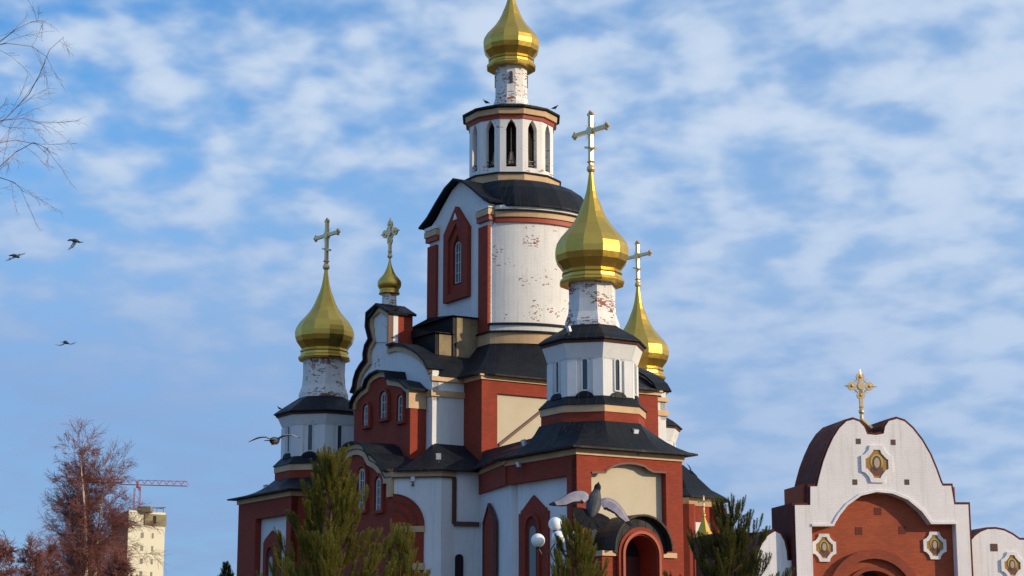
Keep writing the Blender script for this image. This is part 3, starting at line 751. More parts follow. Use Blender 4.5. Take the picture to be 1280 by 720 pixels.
# small roof housings between the left arm and the tower
def housing(b0, b1, a0, a1, z0, z1, zr, name='roof_housing'):
    pl = [C2+nB*b0+nA*a0, C2+nB*b1+nA*a0, C2+nB*b1+nA*a1, C2+nB*b0+nA*a1]
    b = MB(); b.prism(pl, z0, z1); h = part(b, name, M_ROOF, main)  # shade of the B-facing sides is put into this dark body colour
    fr = Frame(C2+nA*a0, -nB, nA); s_ = sorted((-b0, -b1))
    b = MB(); b.slab(fr, [(s_[0]+.25, z0), (s_[1]-.08, z0), (s_[1]-.08, z1-.12), (s_[0]+.25, z1-.12)], -.02, .05); part(b, 'sheet_panel', M_PANEL, main)
    b = MB(); am = (a0+a1)/2; c_ = [C2+nB*(b0-.1)+nA*am, C2+nB*(b1+.2)+nA*am]
    e = [C2+nB*(b0-.1)+nA*(a0+.25), C2+nB*(b1+.2)+nA*(a0+.25), C2+nB*(b1+.2)+nA*(a1-.25), C2+nB*(b0-.1)+nA*(a1-.25)]
    b.add([(*e[0], z1-.08), (*e[1], z1-.08), (*e[2], z1-.08), (*e[3], z1-.08), (*c_[0], zr), (*c_[1], zr)], [(0, 1, 5, 4), (2, 3, 4, 5), (0, 4, 3), (1, 2, 5), (0, 3, 2, 1)])
    part(b, 'housing_roof', M_ROOF, main)
q = C2+nA*2.4+nB*5
housing(3.7, 5.9, 2.6, -2.6, zM+.3, Z(396, q.y), Z(384, q.y-2)); housing(5.9, 7.1, 2.5, -2.5, zM+.3, Z(415, q.y-1), Z(402, q.y-2))

# ---- lower storey around the left arm: porch, chamfered wall and recess
P6 = XY(600, 107.2, 640); P5 = XY(567.5, 106.6, 640); P4 = XY(551.5, 106.0, 640); P3 = XY(492, 106.6, 640); P2 = XY(421, 112.6, 600)
zP = Z(586.5, P4.y-.3)
b = MB(); b.prism([P6+Vector((.3, .1)), P6+Vector((0, 0)), P5, P4, P3, P2, P2+Vector((5, 3.1)), P6+Vector((2, 4))], 0, zP-.05); low = part(b, 'porch_wall', M_SMOOTH)
def wallframe(a, c): return Frame(a, (c-a)), (c-a).length
f34, L34 = wallframe(P3, P4); f45, L45 = wallframe(P4, P5); f56, L56 = wallframe(P5, P6); f23, L23 = wallframe(P2, P3)
b = MB(); b.slab(f34, [(-.1, zP-.36), (L34+.1, zP-.36), (L34+.1, zP-.04), (-.1, zP-.04)], -.1, .14); b.slab(f45, [(-.1, zP-.36), (L45, zP-.36), (L45, zP-.04), (-.1, zP-.04)], -.1, .14); part(b, 'cornice', M_CREAM, low)
b = MB(); b.slab(f34, [(-.1, zP-.44), (L34+.1, zP-.44), (L34+.1, zP-.363), (-.1, zP-.363)], -.1, .17); b.slab(f45, [(-.1, zP-.44), (L45, zP-.44), (L45, zP-.363), (-.1, zP-.363)], -.1, .17)
zL = Z(655, P5.y); b.slab(f45, [(L45-.16, zL), (L45+.06, zL), (L45+.06, zP-.44), (L45-.16, zP-.44)], -.1, .16)
b.slab(f56, [(0, zL-.12), (L56-.1, zL-.12), (L56-.1, zL+.14), (0, zL+.14)], -.1, .18); part(b, 'red_edging', M_BROWNTRIM, low)
q = f56.px(573.5, 700); window(f56, q[0], q[1]-1.6, .42, 1.9, low, d=.0, fm=M_DARK, bars=0)
# roof over the lower storey
def armpt(a, b_): return C2+nA*a+nB*b_
b = MB()
eL = [P3+Vector((-.05, -.30)), P4+Vector((.05, -.5)), P5+Vector((.1, -.45)), P6+Vector((.1, -.5))]
ez = [zP]*4
tp = [armpt(5-.05, dArm-.2), armpt(5-.1, dArm-.3), armpt(5-.1, bM), armpt(aM-.1, bM-.1)]
tz = [Z(553, tp[0].y), Z(553, tp[1].y), Z(556, tp[2].y), Z(577, tp[3].y)]
tz = [max(t, zP+.3) for t in tz]
rows = []
for t in (0, .2, .45, .7, 1.):
    rows.append([(e.x*(1-t)+p.x*t, e.y*(1-t)+p.y*t, z0*(1-t**1.4)+z1*t**1.4) for e, p, z0, z1 in zip(eL, tp, ez, tz)])
b.loft([[(p[0], p[1], zP-.1) for p in rows[0]]]+rows, False, False, close=False); part(b, 'porch_roof', M_ROOF, low)
# flank roof between main wall and F chapel
b = MB()
eL = [P6+Vector((.0, -.4)), pL1+Vector((-.55, -.2)), pL0+Vector((-.6, -.05)), pL0+Vector((-.45, -.5))]
tp = [armpt(aM-.1, bM), armpt(aM-.1, bM-.3), cF-nA*2.0+nB*1.0, cF-nA*1.4+nB*2.2]
tz = [Z(577, P6.y), Z(560, 107.5), Z(536, cF.y), Z(538, cF.y-1)]
rows = []
for t in (0, .2, .45, .7, 1.):
    rows.append([(e.x*(1-t)+p.x*t, e.y*(1-t)+p.y*t, zE*(1-t**1.4)+max(z1, zE+.2)*t**1.4) for e, p, z1 in zip(eL, tp, tz)])
b.loft([[(p[0], p[1], zE-.1) for p in rows[0]]]+rows, False, False, close=False)
q = [armpt(aM-.1, bM-.3), cF-nA*2.0+nB*1.0, cF-nA*2.2-nB*1.5, armpt(aM-.1, -bM+1)]
b.add([(*q[0], tz[1]), (*q[1], tz[2]), (*q[2], tz[2]), (*q[3], tz[1])], [(0, 1, 2, 3)]); part(b, 'link_roof', M_ROOF, link)
# porch gable on f23: cream triple arch, red wall, windows
T1 = lambda fr, pts, d=0: fr.tr(pts, 420, 540, 4., d)
o = T1(f23, [(8, 180), (25, 140), (55, 95), (85, 70), (112, 62), (140, 64), (165, 78), (185, 118), (210, 130), (235, 155), (250, 185), (262, 205), (300, 212)])
fs = min(L23, o[-1][0])
oc = o[:-1]+[(L23, o[-2][1])]
half = [(p[0], p[1]) for p in oc]
cxs = o[4][0]
lft = [(2*cxs-p[0], p[1]) for p in oc[::-1] if 2*cxs-p[0] < o[0][0]-.05]
full = lft+oc
b = MB(); b.slab(f23, [(full[-1][0], 0)]+full[::-1]+[(full[0][0], 0)], -3.2, .05); pg = part(b, 'porch_gable', M_RED)
b = MB(); b.strip(f23, full, -.62, .03, .22); part(b, 'trim', M_CREAM, pg); b = MB(); b.slab(f23, [(L23-.5, zP-1.5), (L23+.02, zP-1.5), (L23+.02, zP-.1), (L23-.5, zP-.1)], .03, .223); part(b, 'trim', M_CREAM, pg)
b = MB(); b.strip(f23, full, .05, -.1, .30); b.strip(f23, [(p[0], p[1]-.26) for p in full], -.06, .2, .27); part(b, 'red_edging', M_BROWNTRIM, pg)
b = MB(); b.strip(f23, [(p[0], p[1]+.05) for p in full], .12, -4.2, .5); part(b, 'gable_roof', M_ROOF, pg)
for (xa, xb, ya, yb) in ((122, 160, 185, 410), (210, 240, 232, 410), (30, 66, 235, 410)):
    q = T1(f23, [(xa, yb), (xb, ya)]); w_ = abs(q[1][0]-q[0][0]); sc_ = (q[0][0]+q[1][0])/2
    window(f23, sc_, q[0][1], w_*.7, q[1][1]-q[0][1], pg, d=.06, bars=3, fw=.13)
    b = MB(); b.strip(f23, arch_pts(sc_, q[0][1], w_+.5, q[1][1]-q[0][1]+.35), .18, .02, .25, closed=True); part(b, 'window_surround', M_RED, pg)
# big blind arch on the chamfered wall
q = T1(f34, [(275, 310), (440, 470), (440, 500), (440, 655), (440, 690)])
ra = q[1][0]-0.0; cx_ = q[1][0]-1.9; cz = q[1][1]
rad = q[0][1]-q[1][1]; cx_ = q[1][0]-rad*.98
for k, (rr, dd) in enumerate(((1., .09), (.78, .13), (.52, .17))):
    b = MB(); pts = [(cx_+rad*rr*cos(PI/2*i/12), cz+rad*rr*sin(PI/2*i/12)) for i in range(13)]
    b.slab(f34, [(max(cx_, -.02), cz)]+pts, -.02, dd); part(b, 'blind_arch', M_RED, low)
    b = MB(); b.strip(f34, pts, .05, .0, dd+.04); part(b, 'arch_edging', M_BROWNTRIM, low)
b = MB(); b.slab(f34, [(cx_, 0), (q[1][0], 0), (q[1][0], q[2][1]), (cx_, q[2][1])], -.02, .08); part(b, 'brick_facing', M_RED, low)
b = MB(); b.slab(f34, [(cx_, q[2][1]), (q[1][0]+.05, q[2][1]), (q[1][0]+.05, cz), (cx_, cz)], -.02, .14); part(b, 'trim', M_CREAM, low); b = MB(); b.slab(f34, [(cx_, q[4][1]), (q[1][0]+.05, q[4][1]), (q[1][0]+.05, q[3][1]), (cx_, q[3][1])], -.02, .14); part(b, 'trim', M_CREAM, low)

# ---- left chapel block L
cL = V2(W(403.5, 540, 122)); hL = 4.1
zEL = Z(624, (cL+nB*(hL+.6)-nA*(hL+.6)).y)
zbL = Z(579, cL.y-3.0)
wL = block(cL, hL, zEL, zbL, 3.15, .6)
frBl = Frame(cL+nB*(hL-.42), nA, nB)
T9 = lambda fr, pts, d=.42: fr.tr(pts, 280, 560, 4.5, d)
q = T9(frBl, [(178, 400), (490, 368)])
s_l = q[0][0]; zt = q[0][1]
b = MB(); b.slab(frBl, [(-hL, 0), (s_l, 0), (s_l, zt), (hL-.7, zt), (hL-.7, 0), (hL, 0), (hL, zEL-.283), (-hL, zEL-.283)], -.05, .42); part(b, 'brick_facing', M_RED, wL)
frAl = Frame(cL+nA*(hL-.42), -nB, nA)
b = MB(); b.slab(frAl, [(-hL+.003, 0), (hL-.003, 0), (hL-.003, zEL-.283), (-hL+.003, zEL-.283)], -.05, .42); part(b, 'brick_facing', M_RED, wL)
q = T9(frBl, [(222, 540), (270, 463), (318, 520)], .1); s0, s1 = q[0][0], q[2][0]; zs_ = (q[0][1]+q[2][1])/2
red_window(frBl, [(s0, 3), (s1, 3), (s1, zs_), (s1-.25, zs_+.25), ((s0+s1)/2, q[1][1]), (s0+.25, zs_+.25), (s0, zs_)], wL, ((s0+s1)/2, 4, (s1-s0)*.42, zs_-4.3), d=.12)
corner_tower(cL, 1.07, zbL, Z(568, cL.y-2.6), Z(531, cL.y-2.7), Z(511.5, cL.y-3.3), Z(493, cL.y-1.6), Z(451, cL.y), 2.02, 3.3)
# ---- right rear tower
cR = V2(W(799, 470, 132)); zrR = Z(475, 132); zrF = Z(357, cF.y); S_ = 1.03
dz = lambda z: zrR-(zrF-z)*S_
corner_tower(cR, S_, dz(zbF), dz(Z(493, cF.y-2.4)), dz(Z(449, cF.y-2.5)), dz(Z(421, cF.y-3.0)), dz(Z(403, cF.y-1.5)), zrR, 2.22, 3.2)
wR = block(cR, 3.9, dz(zE), dz(zbF), 3.1)
# ---- low apse behind the F chapel on the right
cS = V2(W(846, 640, 113)); rS = 2.75
zS = Z(630, cS.y-rS)
b = MB(); b.lathe(cS, [(rS-.1, 0), (rS-.1, zS)], 8, OCT); ap_ = part(b, 'apse_wall', M_SMOOTH)
for i in range(8):
    a0 = OCT+2*PI*i/8; p = cS+Vector((sin(a0), -cos(a0)))*(rS-.02)
    b = MB(); b.lathe(p, [(.42, 0), (.42, zS-.02)], 8); part(b, 'brick_pier', M_RED, ap_)
b = MB(); b.lathe(cS, [(rS, zS-1.0), (rS, zS-.1)], 8, OCT); part(b, 'brick_band', M_RED, ap_)
b = MB(); b.lathe(cS, [(rS+.1, zS-.1), (rS+.22, zS+.38)], 8, OCT); part(b, 'cornice', M_CREAM, ap_)
b = MB(); b.lathe(cS, [(rS+.65, zS+.38), (rS+.65, zS+.46), (rS-.4, zS+1.0), (rS-1.4, zS+1.9), (.5, zS+2.6)], 8, OCT); part(b, 'apse_roof', M_ROOF, ap_)

# ---- portal with barrel hood on F's A side
def portal():
    fr = Frame(cF+nA*hF, -nB, nA)
    tq = lambda pts, d: fr.tr(pts, 560, 520, 3.6, d)
    dP = 1.7
    o = tq([(770, 700), (775, 600), (790, 550), (820, 510), (870, 497), (920, 515), (950, 550), (968, 600), (972, 700)], dP)
    cx = (o[0][0]+o[-1][0])/2; wo = (o[-1][0]-o[0][0]); zt = o[4][1]; r = wo/2; zc = zt-r*1.02
    outer = [(cx+r*cos(PI*i/16), zc+r*sin(PI*i/16)) for i in range(17)]
    ri = r*.70; inner = [(cx+ri*cos(PI*i/16), zc+ri*sin(PI*i/16)) for i in range(17)]
    b = MB(); b.slab(fr, [(cx+r, 0)]+outer+[(cx-r, 0), (cx-ri, 0)]+inner[::-1]+[(cx+ri, 0)], -.0, dP); p = part(b, 'portal', M_RED, )
    b = MB(); b.strip(fr, [(cx+ri*1.08, 0)]+[(cx+(q[0]-cx)*1.08, zc+(q[1]-zc)*1.08) for q in inner]+[(cx-ri*1.08, 0)], -.14, dP, dP+.1); part(b, 'portal_arch', M_REDTRIM, p)
    b = MB(); b.slab(fr, [(cx+ri, 0)]+inner+[(cx-ri, 0)], .0, .1); part(b, 'doorway', M_DARK, p)
    b = MB()
    for s_ in (-1, 1): b.slab(fr, [(cx+s_*ri*.5-ri*.46, 4.5), (cx+s_*ri*.5+ri*.46, 4.5), (cx+s_*ri*.5+ri*.46, zc), (cx+s_*ri*.5-ri*.46, zc)], .1, .18)
    part(b, 'door', mat('dark_red_door', (.07, .012, .01), .5), p)
    for s_ in (-1, 1):   # side piers with cream capitals
        b = MB(); x0, x1 = sorted((cx+s_*r*1.02, cx+s_*(r*1.62))); b.slab(fr, [(x0, 0), (x1, 0), (x1, zc-.1), (x0, zc-.1)], 0, dP-.25); part(b, 'portal_pier', M_RED, p)
        b = MB(); b.slab(fr, [(x0-.06, zc-.1), (x1+.08, zc-.1), (x1+.08, zc+.16), (x0-.06, zc+.16)], 0, dP-.12); part(b, 'capital', M_CREAM, p)
    # hood: keel-shaped barrel
    R1 = r*1.24
    hood = [(cx+R1*cos(R(2)+(PI-R(4))*i/18), zc+.12+(r+.42)*sin(R(2)+(PI-R(4))*i/18)**.9) for i in range(19)]
    b = MB(); b.strip(fr, hood, -.10, 0.0, dP+.30); part(b, 'hood_roof', M_ROOFH, p)
    inn = [(cx+(q[0]-cx)*.955, q[1]-.1) for q in hood]
    b = MB(); b.slab(fr, [(cx+r, zc+.16)]+[(cx+r*cos(PI*i/16), zc+r*sin(PI*i/16)) if i else (cx+r, zc+.18) for i in range(17)]+inn[::-1], 0, dP-.05); part(b, 'tympanum', M_ROOF, p)
M_ROOFH = m_roof('weathered_brown_sheet', (.030, .024, .022), .6, .5)
portal()

# ================================================================ floodlights on the roofs
def floodlight(loc, label, s=1., aim=(0, -1)):
    e = empty('floodlight', loc, label, 'floodlight', 'floodlights fixed to the church')
    a = math.atan2(aim[0], -aim[1]); M_ = Matrix.Rotation(a, 3, 'Z') @ Matrix.Rotation(R(20), 3, 'X')
    b = MB(); b.box((0, 0, .42*s), (.42*s, .2*s, .5*s), M=M_); o = b.build('housing', M_LAMPGREY); o.parent = e
    b = MB(); b.box(tuple(M_ @ Vector((0, -.11*s, 0))+Vector((0, 0, .42*s))), (.36*s, .03*s, .43*s), M=M_); o = b.build('lens', M_LENS); o.parent = e
    b = MB(); b.tube([(0, .1*s, -.15), (0, .05, .25*s)], .035, 6); b.box((0, 0, -.1), (.3*s, .3*s, .05)); o = b.build('bracket', M_STEEL); o.parent = e
    return e
qe = cF+nA*(hF+.3)
floodlight(tuple(W(794, 549, (cF+nA*3.2-nB*.9).y)), 'pale floodlight on the dark roof edge above the arched white panel', .8, nA)
floodlight(tuple(W(797, 566, (cF+nA*3.75-nB*.9).y)), 'small floodlight hanging just under the eave above the arched white panel', .6, nA)
floodlight(tuple(W(655, 560, (cF+nB*3.2-nA*2.0).y)), 'pale floodlight on the roof above the red pedimented window', .7, nB)
floodlight(tuple(W(648, 586, (cF+nB*4.05-nA*1.9).y)), 'small floodlight on the red band above the red pedimented window', .6, nB)
floodlight(tuple(W(548, 577, P4.y)), 'pale floodlight on the dark porch roof above the chamfered wall', .7)
floodlight(tuple(W(516, 604, P3.y-.35)), 'small floodlight on the white wall above the red blind arch', .6)
floodlight(tuple(W(332.5, 616, (cL+nB*4.0-nA*1.5).y)), 'pale floodlight on the roof of the left chapel', .8, nB)
floodlight(tuple(W(325, 640, (cL+nB*4.6-nA*2).y)), 'small floodlight on the red wall below the left chapel eave', .6, nB)

# ================================================================ GATE
def gate():
    A = R(10); u = Vector((cos(A), sin(A))); n = Vector((sin(A), -cos(A)))
    O = V2(W(1098, 640, 75)); root = empty('gateway', (O.x, O.y, 0), 'white church gateway with twin-lobed top, red brick arch recess, icons and a gilt cross', 'gateway')
    fr = Frame(O, u, n); base = Vector((O.x, O.y, 0))
    def gp(b, name, m, parent=None, smooth=False):
        par = parent or root; o = b.build(name, m, None, smooth); o.parent = par
        if par is root: o.matrix_parent_inverse = Matrix.Translation(-base)
        return o
    T = lambda pts, d=0: fr.tr(pts, 940, 440, 2.571, d)
    top = T([(138, 492), (188, 492), (188, 432), (210, 432), (217, 400), (230, 352), (245, 312), (262, 275), (282, 244), (304, 223), (325, 217), (345, 224), (360, 240), (370, 264),
             (398, 267), (424, 262), (428, 240), (440, 222), (465, 215), (490, 223), (515, 245), (545, 283), (572, 330), (592, 378), (605, 415), (612, 430), (640, 430), (650, 490), (695, 490)])
    def arc(pts): return pts
    xl, xr = top[0][0], top[-1][0]
    hole = T([(192, 560), (262, 560), (268, 548), (282, 524), (308, 492), (350, 462), (400, 450), (450, 455), (500, 475), (545, 513), (575, 553), (655, 553)])
    h0, h1 = hole[0][0], hole[-1][0]
    ogeo = [(xl, 0)]+top+[(xr, 0), (h1, 0)]+hole[::-1]+[(h0, 0)]
    b = MB(); b.slab(fr, ogeo, -.55, 0); wall = gp(b, 'gate_wall', M_GATE)
    b = MB(); b.slab(fr, [(h0-.2, 0), (h1+.2, 0), (h1+.2, max(p[1] for p in hole)+.3), (h0-.2, max(p[1] for p in hole)+.3)], -.9, -.56+.003); 
    # red recessed panel with the passage arch cut through
    cxp, czt = T([(400, 693)])[0]; rp = abs(T([(470, 720)])[0][0]-T([(330, 720)])[0][0])/2+.35
    b = MB(); pas = [(cxp+rp, 0)]+[(cxp+rp*cos(PI*i/14), czt-rp+rp*sin(PI*i/14)) for i in range(15)]+[(cxp-rp, 0)]
    hb = max(p[1] for p in hole)+.3
    b.slab(fr, [(h0-.2, 0), (cxp-rp, 0)]+pas[1:-1][::-1]+[(cxp+rp, 0), (h1+.2, 0), (h1+.2, hb), (h0-.2, hb)], -2.75, -.40); red = gp(b, 'recessed_brick_wall', M_RED2, wall)
    b = MB()
    for r0, w_, d1 in ((rp+.75, .75, -.18), (rp+.05, .3, -.30)):
        b.strip(fr, [(cxp+r0*cos(PI*i/18), czt-rp+r0*sin(PI*i/18)) for i in range(19)], w_*.5, -.45, d1)
    gp(b, 'arch_ring', M_BROWNTRIM2, wall)
    b = MB(); b.slab(fr, [(cxp-rp-.05, 0), (cxp+rp+.05, 0), (cxp+rp+.05, czt+.1), (cxp-rp-.05, czt+.1)], -1.9, -1.7); lun = gp(b, 'lunette_panel', mat('dark_blue_lunette', (.035, .045, .06), .6), wall)
    b = MB(); b.slab(fr, [(cxp-.15+.30*cos(q), czt-.55+.42*sin(q)) for q in [2*PI*i/16 for i in range(16)]], -1.7, -1.66); gp(b, 'gilt_emblem', M_HALO, lun)
    b = MB(); b.strip(fr, hole, .10, -.3, .05); gp(b, 'trim', M_GATE, wall)
    # shell roof following the top, deep behind the front
    b = MB(); b.strip(fr, [(xl, hole[0][1]-2.2)]+top+[(xr, hole[0][1]-2.2)], .10, -2.75, -.05); gp(b, 'gate_roof', M_ROOFBROWN)
    b = MB(); b.slab(fr, [(xl, 0)]+[(p[0], p[1]-.02) for p in top]+[(xr, 0), (cxp+rp+.3, 0), (cxp+rp+.3, czt+.5), (cxp-rp-.3, czt+.5), (cxp-rp-.3, 0)], -2.7, -2.3); gp(b, 'gate_back_wall', M_GATE)
    b = MB()
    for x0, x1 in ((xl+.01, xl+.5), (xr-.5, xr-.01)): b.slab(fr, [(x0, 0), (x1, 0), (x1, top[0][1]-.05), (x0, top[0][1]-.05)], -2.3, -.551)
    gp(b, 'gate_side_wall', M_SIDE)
    # small square putlog niches
    b = MB()
    for x, y, s in ((342, 287, 7), (454, 290, 7), (331, 418, 7), (498, 418, 7)):
        c = T([(x, y)])[0]; b = MB(); b.slab(fr, [(c[0]-.10, c[1]-.11), (c[0]+.10, c[1]-.11), (c[0]+.10, c[1]+.11), (c[0]-.10, c[1]+.11)], -.02, .012); gp(b, 'square_niche', M_NICHE, wall)
    for x, y in ((405, 512), (343, 575), (483, 573)):
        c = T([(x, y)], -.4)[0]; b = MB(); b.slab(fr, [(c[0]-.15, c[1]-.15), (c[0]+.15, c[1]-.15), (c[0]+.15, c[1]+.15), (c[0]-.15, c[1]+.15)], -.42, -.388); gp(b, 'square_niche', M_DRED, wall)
    def icon(c, r, d, par):
        q = []
        k = .42
        for a in range(4):
            ca, sa = round(cos(a*PI/2)), round(sin(a*PI/2))
            for (x, y) in ((1.0, -k), (1.0, k), (.78, k+.06), (k+.12, .70)):
                q.append((x*ca-y*sa, x*sa+y*ca))
        P = lambda s: [(c[0]+x*r*s*.88, c[1]+y*r*s) for x, y in q]
        b = MB(); b.slab(fr, P(.80), d-.02, d+.03); ic = gp(b, 'icon', M_ICON)
        b = MB(); b.strip(fr, P(1.0), .24*r, d-.02, d+.07, closed=True); gp(b, 'icon_frame', M_GATE, ic)
        def disc(x, z, rx, rz, dd, m, nm):
            b = MB(); b.slab(fr, [(c[0]+x*r+rx*r*cos(t), c[1]+z*r+rz*r*sin(t)) for t in [2*PI*i/20 for i in range(20)]], d+.03, d+dd); gp(b, nm, m, ic)
        disc(0, -.34, .36, .30, .040, M_ROBE, 'robe'); disc(0, .12, .36, .40, .046, M_HALO, 'halo'); disc(0, .04, .26, .40, .052, M_HAIR, 'hair'); disc(0, .06, .16, .27, .058, M_SKIN, 'face')
    icon(T([(400, 360)])[0], .76, 0, wall)
    icon(T([(238, 628)], -.15)[0], .56, -.40, wall); icon(T([(594, 621)], -.15)[0], .56, -.40, wall)
    # cross with its footing in the valley between the lobes
    cc = fr.P(T([(352, 200)], -1.1)[0][0], 0, -1.1)
    z0 = Z(528, cc.y)
    b = MB(); e = fr.P(T([(384, 246)], -1.)[0][0], Z(536, cc.y), -1.0)
    b.tube([(cc.x, cc.y, z0+.1), tuple(e)], .10, 8); b.tube([(cc.x, cc.y, z0-1.2), (cc.x, cc.y, z0+.3)], .08, 8); gp(b, 'cross_stay', M_CROSS)
    gold_cross((cc.x, cc.y), Z(516, cc.y), 1.6, root, ornate=True, face=u, mk=gp, m=M_CROSS)
    # wings
    def wing(pts_px, name, flip):
        t = T(pts_px)
        x0, x1 = t[0][0], t[-1][0]
        b = MB(); b.slab(fr, [(x0, 0)]+t+[(x1, 0)], -.9, -.35); w = gp(b, 'wing_wall', M_GATE)
        b = MB(); b.strip(fr, t, .10, -2.6, -.38); gp(b, 'wing_roof', M_ROOFBROWN, w)
        return w
    cw = T([(795, 567)])[0][0]
    rt = T([(716, 604), (728, 590), (745, 577), (768, 568), (795, 567), (822, 572), (848, 585), (872, 602)])
    rt = [(p[0], p[1]) for p in rt]
    ext = [(2*rt[-1][0]-p[0]+1.2, p[1]) for p in rt[::-1]]
    def wing2(t):
        b = MB(); b.slab(fr, [(t[0][0], 0)]+t+[(t[-1][0], 0)], -.9, -.35); w = gp(b, 'wing_wall', M_GATE)
        b = MB(); b.strip(fr, t, .09, -2.6, -.38); gp(b, 'wing_roof', M_ROOFBROWN, w); return w
    wing2([(xr+.01, rt[0][1]-.5)]+rt+ext[:1]+[(ext[0][0]+.6, ext[0][1]-.5)])
    c = T([(778, 628)], -.35)[0]; b = MB(); b.slab(fr, [(c[0]-.15, c[1]-.15), (c[0]+.15, c[1]-.15), (c[0]+.15, c[1]+.15), (c[0]-.15, c[1]+.15)], -.36, -.33); gp(b, 'square_niche', M_SIDE, wall)
    icon(T([(835, 686)], -.35)[0], .55, -.35, wall)
    tz = lambda pts, d=-.35: fr.tr(pts, 780, 580, 5.143, d)
    lt = tz([(845, 650), (862, 580), (890, 510), (925, 460), (970, 433), (1005, 450), (1030, 495), (1045, 560), (1050, 620)])
    b = MB(); b.slab(fr, [(lt[0][0], 0)]+lt+[(xl-.01, lt[-1][1]), (xl-.01, 0)], -.9, -.35); w = gp(b, 'wing_wall', M_GATE)
    b = MB(); b.strip(fr, lt, .10, -2.6, -.38)
    gp(b, 'wing_roof', M_ROOFBROWN, w)
    # longer low range behind the left wing
    q0 = tz([(790, 450)], -3.)[0]; q1 = tz([(985, 436)], -3.)[0]
    b = MB(); b.slab(fr, [(q0[0]-1.5, q0[1]-.9), (q1[0], q0[1]-.9), (q1[0], q1[1]), (q0[0]-1.5, q0[1])], -6, -3.0); b.slab(fr, [(q0[0]-1.4, 0), (q1[0], 0), (q1[0], q0[1]-.9), (q0[0]-1.4, q0[1]-.9)], -5.8, -3.2); gp(b, 'wing_roof', M_ROOFBROWN, w)
M_GATE = m_white('gate_white_brick', 1.35, (.86, .82, .82)); M_RED2 = m_brick('gate_red_brick', (.42, .085, .030), (.34, .060, .022))
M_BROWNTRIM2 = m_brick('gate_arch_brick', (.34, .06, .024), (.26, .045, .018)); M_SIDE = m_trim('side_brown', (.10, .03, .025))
M_NICHE = mat('dark_niche', (.10, .06, .04), .8); M_ICON = m_trim('icon_gold_ground', (.36, .19, .045)); M_ROBE = m_trim('icon_robe', (.16, .05, .03))
M_HALO = mat('icon_halo', (.62, .42, .12), .35, .6); M_SKIN = m_trim('icon_face_paint', (.48, .36, .26)); M_HAIR = m_trim('icon_hair_paint', (.09, .05, .03))
gate()

# ================================================================ small golden tent canopy
def canopy():
    c = W(881, 700, 88); e = empty('golden_canopy', (c.x, c.y, 0), 'small shelter with golden tent roof beside the right end of the cathedral', 'canopy')
    def cp_(b, name, m, parent=None, smooth=False):
        o = b.build(name, m, None); o.parent = parent or e
        if not parent: o.matrix_parent_inverse = Matrix.Translation(-Vector(e.location))
        return o
    z0, z1 = Z(683, 88), Z(648, 88); r = .72
    b = MB(); b.lathe((c.x, c.y), [(r*1.05, z0-.1), (r*1.08, z0), (r*.85, z0+.35), (r*.42, z0+.75), (r*.14, z1-.05), (.05, z1+.1)], 4, R(-58+68)); b.ball((c.x, c.y, z1+.15), .09, 10); rf = cp_(b, 'tent_roof', mat('yellow_gilt_sheet', (.72, .42, .05), .4, .45))
    gold_cross((c.x, c.y), z1+.25, .8, rf, mk=cp_)
    for k in range(4):
        a = R(-58)+k*PI/2; b = MB(); p = (c.x+r*.85*sin(a), c.y-r*.85*cos(a)); b.tube([(p[0], p[1], 0), (p[0], p[1], z0)], .07, 8); cp_(b, 'post', M_RED)
canopy()

# ================================================================ street lamp with globes
def lamp():
    D = 55; c = W(697, 690, D); e = empty('street_lamp', (c.x, c.y, 0), 'street lamp with a cluster of white glass globes in front of the chapel', 'street lamp')
    gm = mat('white_globe', (.80, .84, .86), .25); gm.node_tree.nodes['Principled BSDF'].inputs['Subsurface Weight'].default_value = .15
    z_t = Z(664, D)
    b = MB(); b.lathe((0, 0), [(.18, 0), (.16, .5), (.09, .6), (.06, 1.2), (.045, z_t-.1)], 12); o = b.build('pole', M_STEEL, None, True); o.parent = e
    spots = [(672.5, 675.5, -.05), (694, 655, 0), (698, 672, -.45), (716, 673, .1)]
    for i, (px, py, dd) in enumerate(spots):
        q = W(px, py, D+dd)-Vector((c.x, c.y, 0)); top = Vector((0, 0, z_t-.45 if i != 1 else z_t-.1))
        if i != 1:
            b = MB(); m_ = Vector((q.x*.8, q.y*.8, q.z-.42)); b.tube([top+Vector((0, 0, .2)), (top+m_)/2+Vector((0, 0, -.02)), m_, q-Vector((0, 0, .2))], .022, 6); o = b.build('arm', M_STEEL); o.parent = e
        b = MB(); b.ball(tuple(q), .205, 24); b2 = b.build('globe', gm, None, True); b2.parent = e
        b = MB(); b.lathe((q.x, q.y), [(.05, q.z-.27), (.085, q.z-.17), (.05, q.z-.16)], 12); o = b.build('globe_cup', M_STEEL); o.parent = b2
lamp()

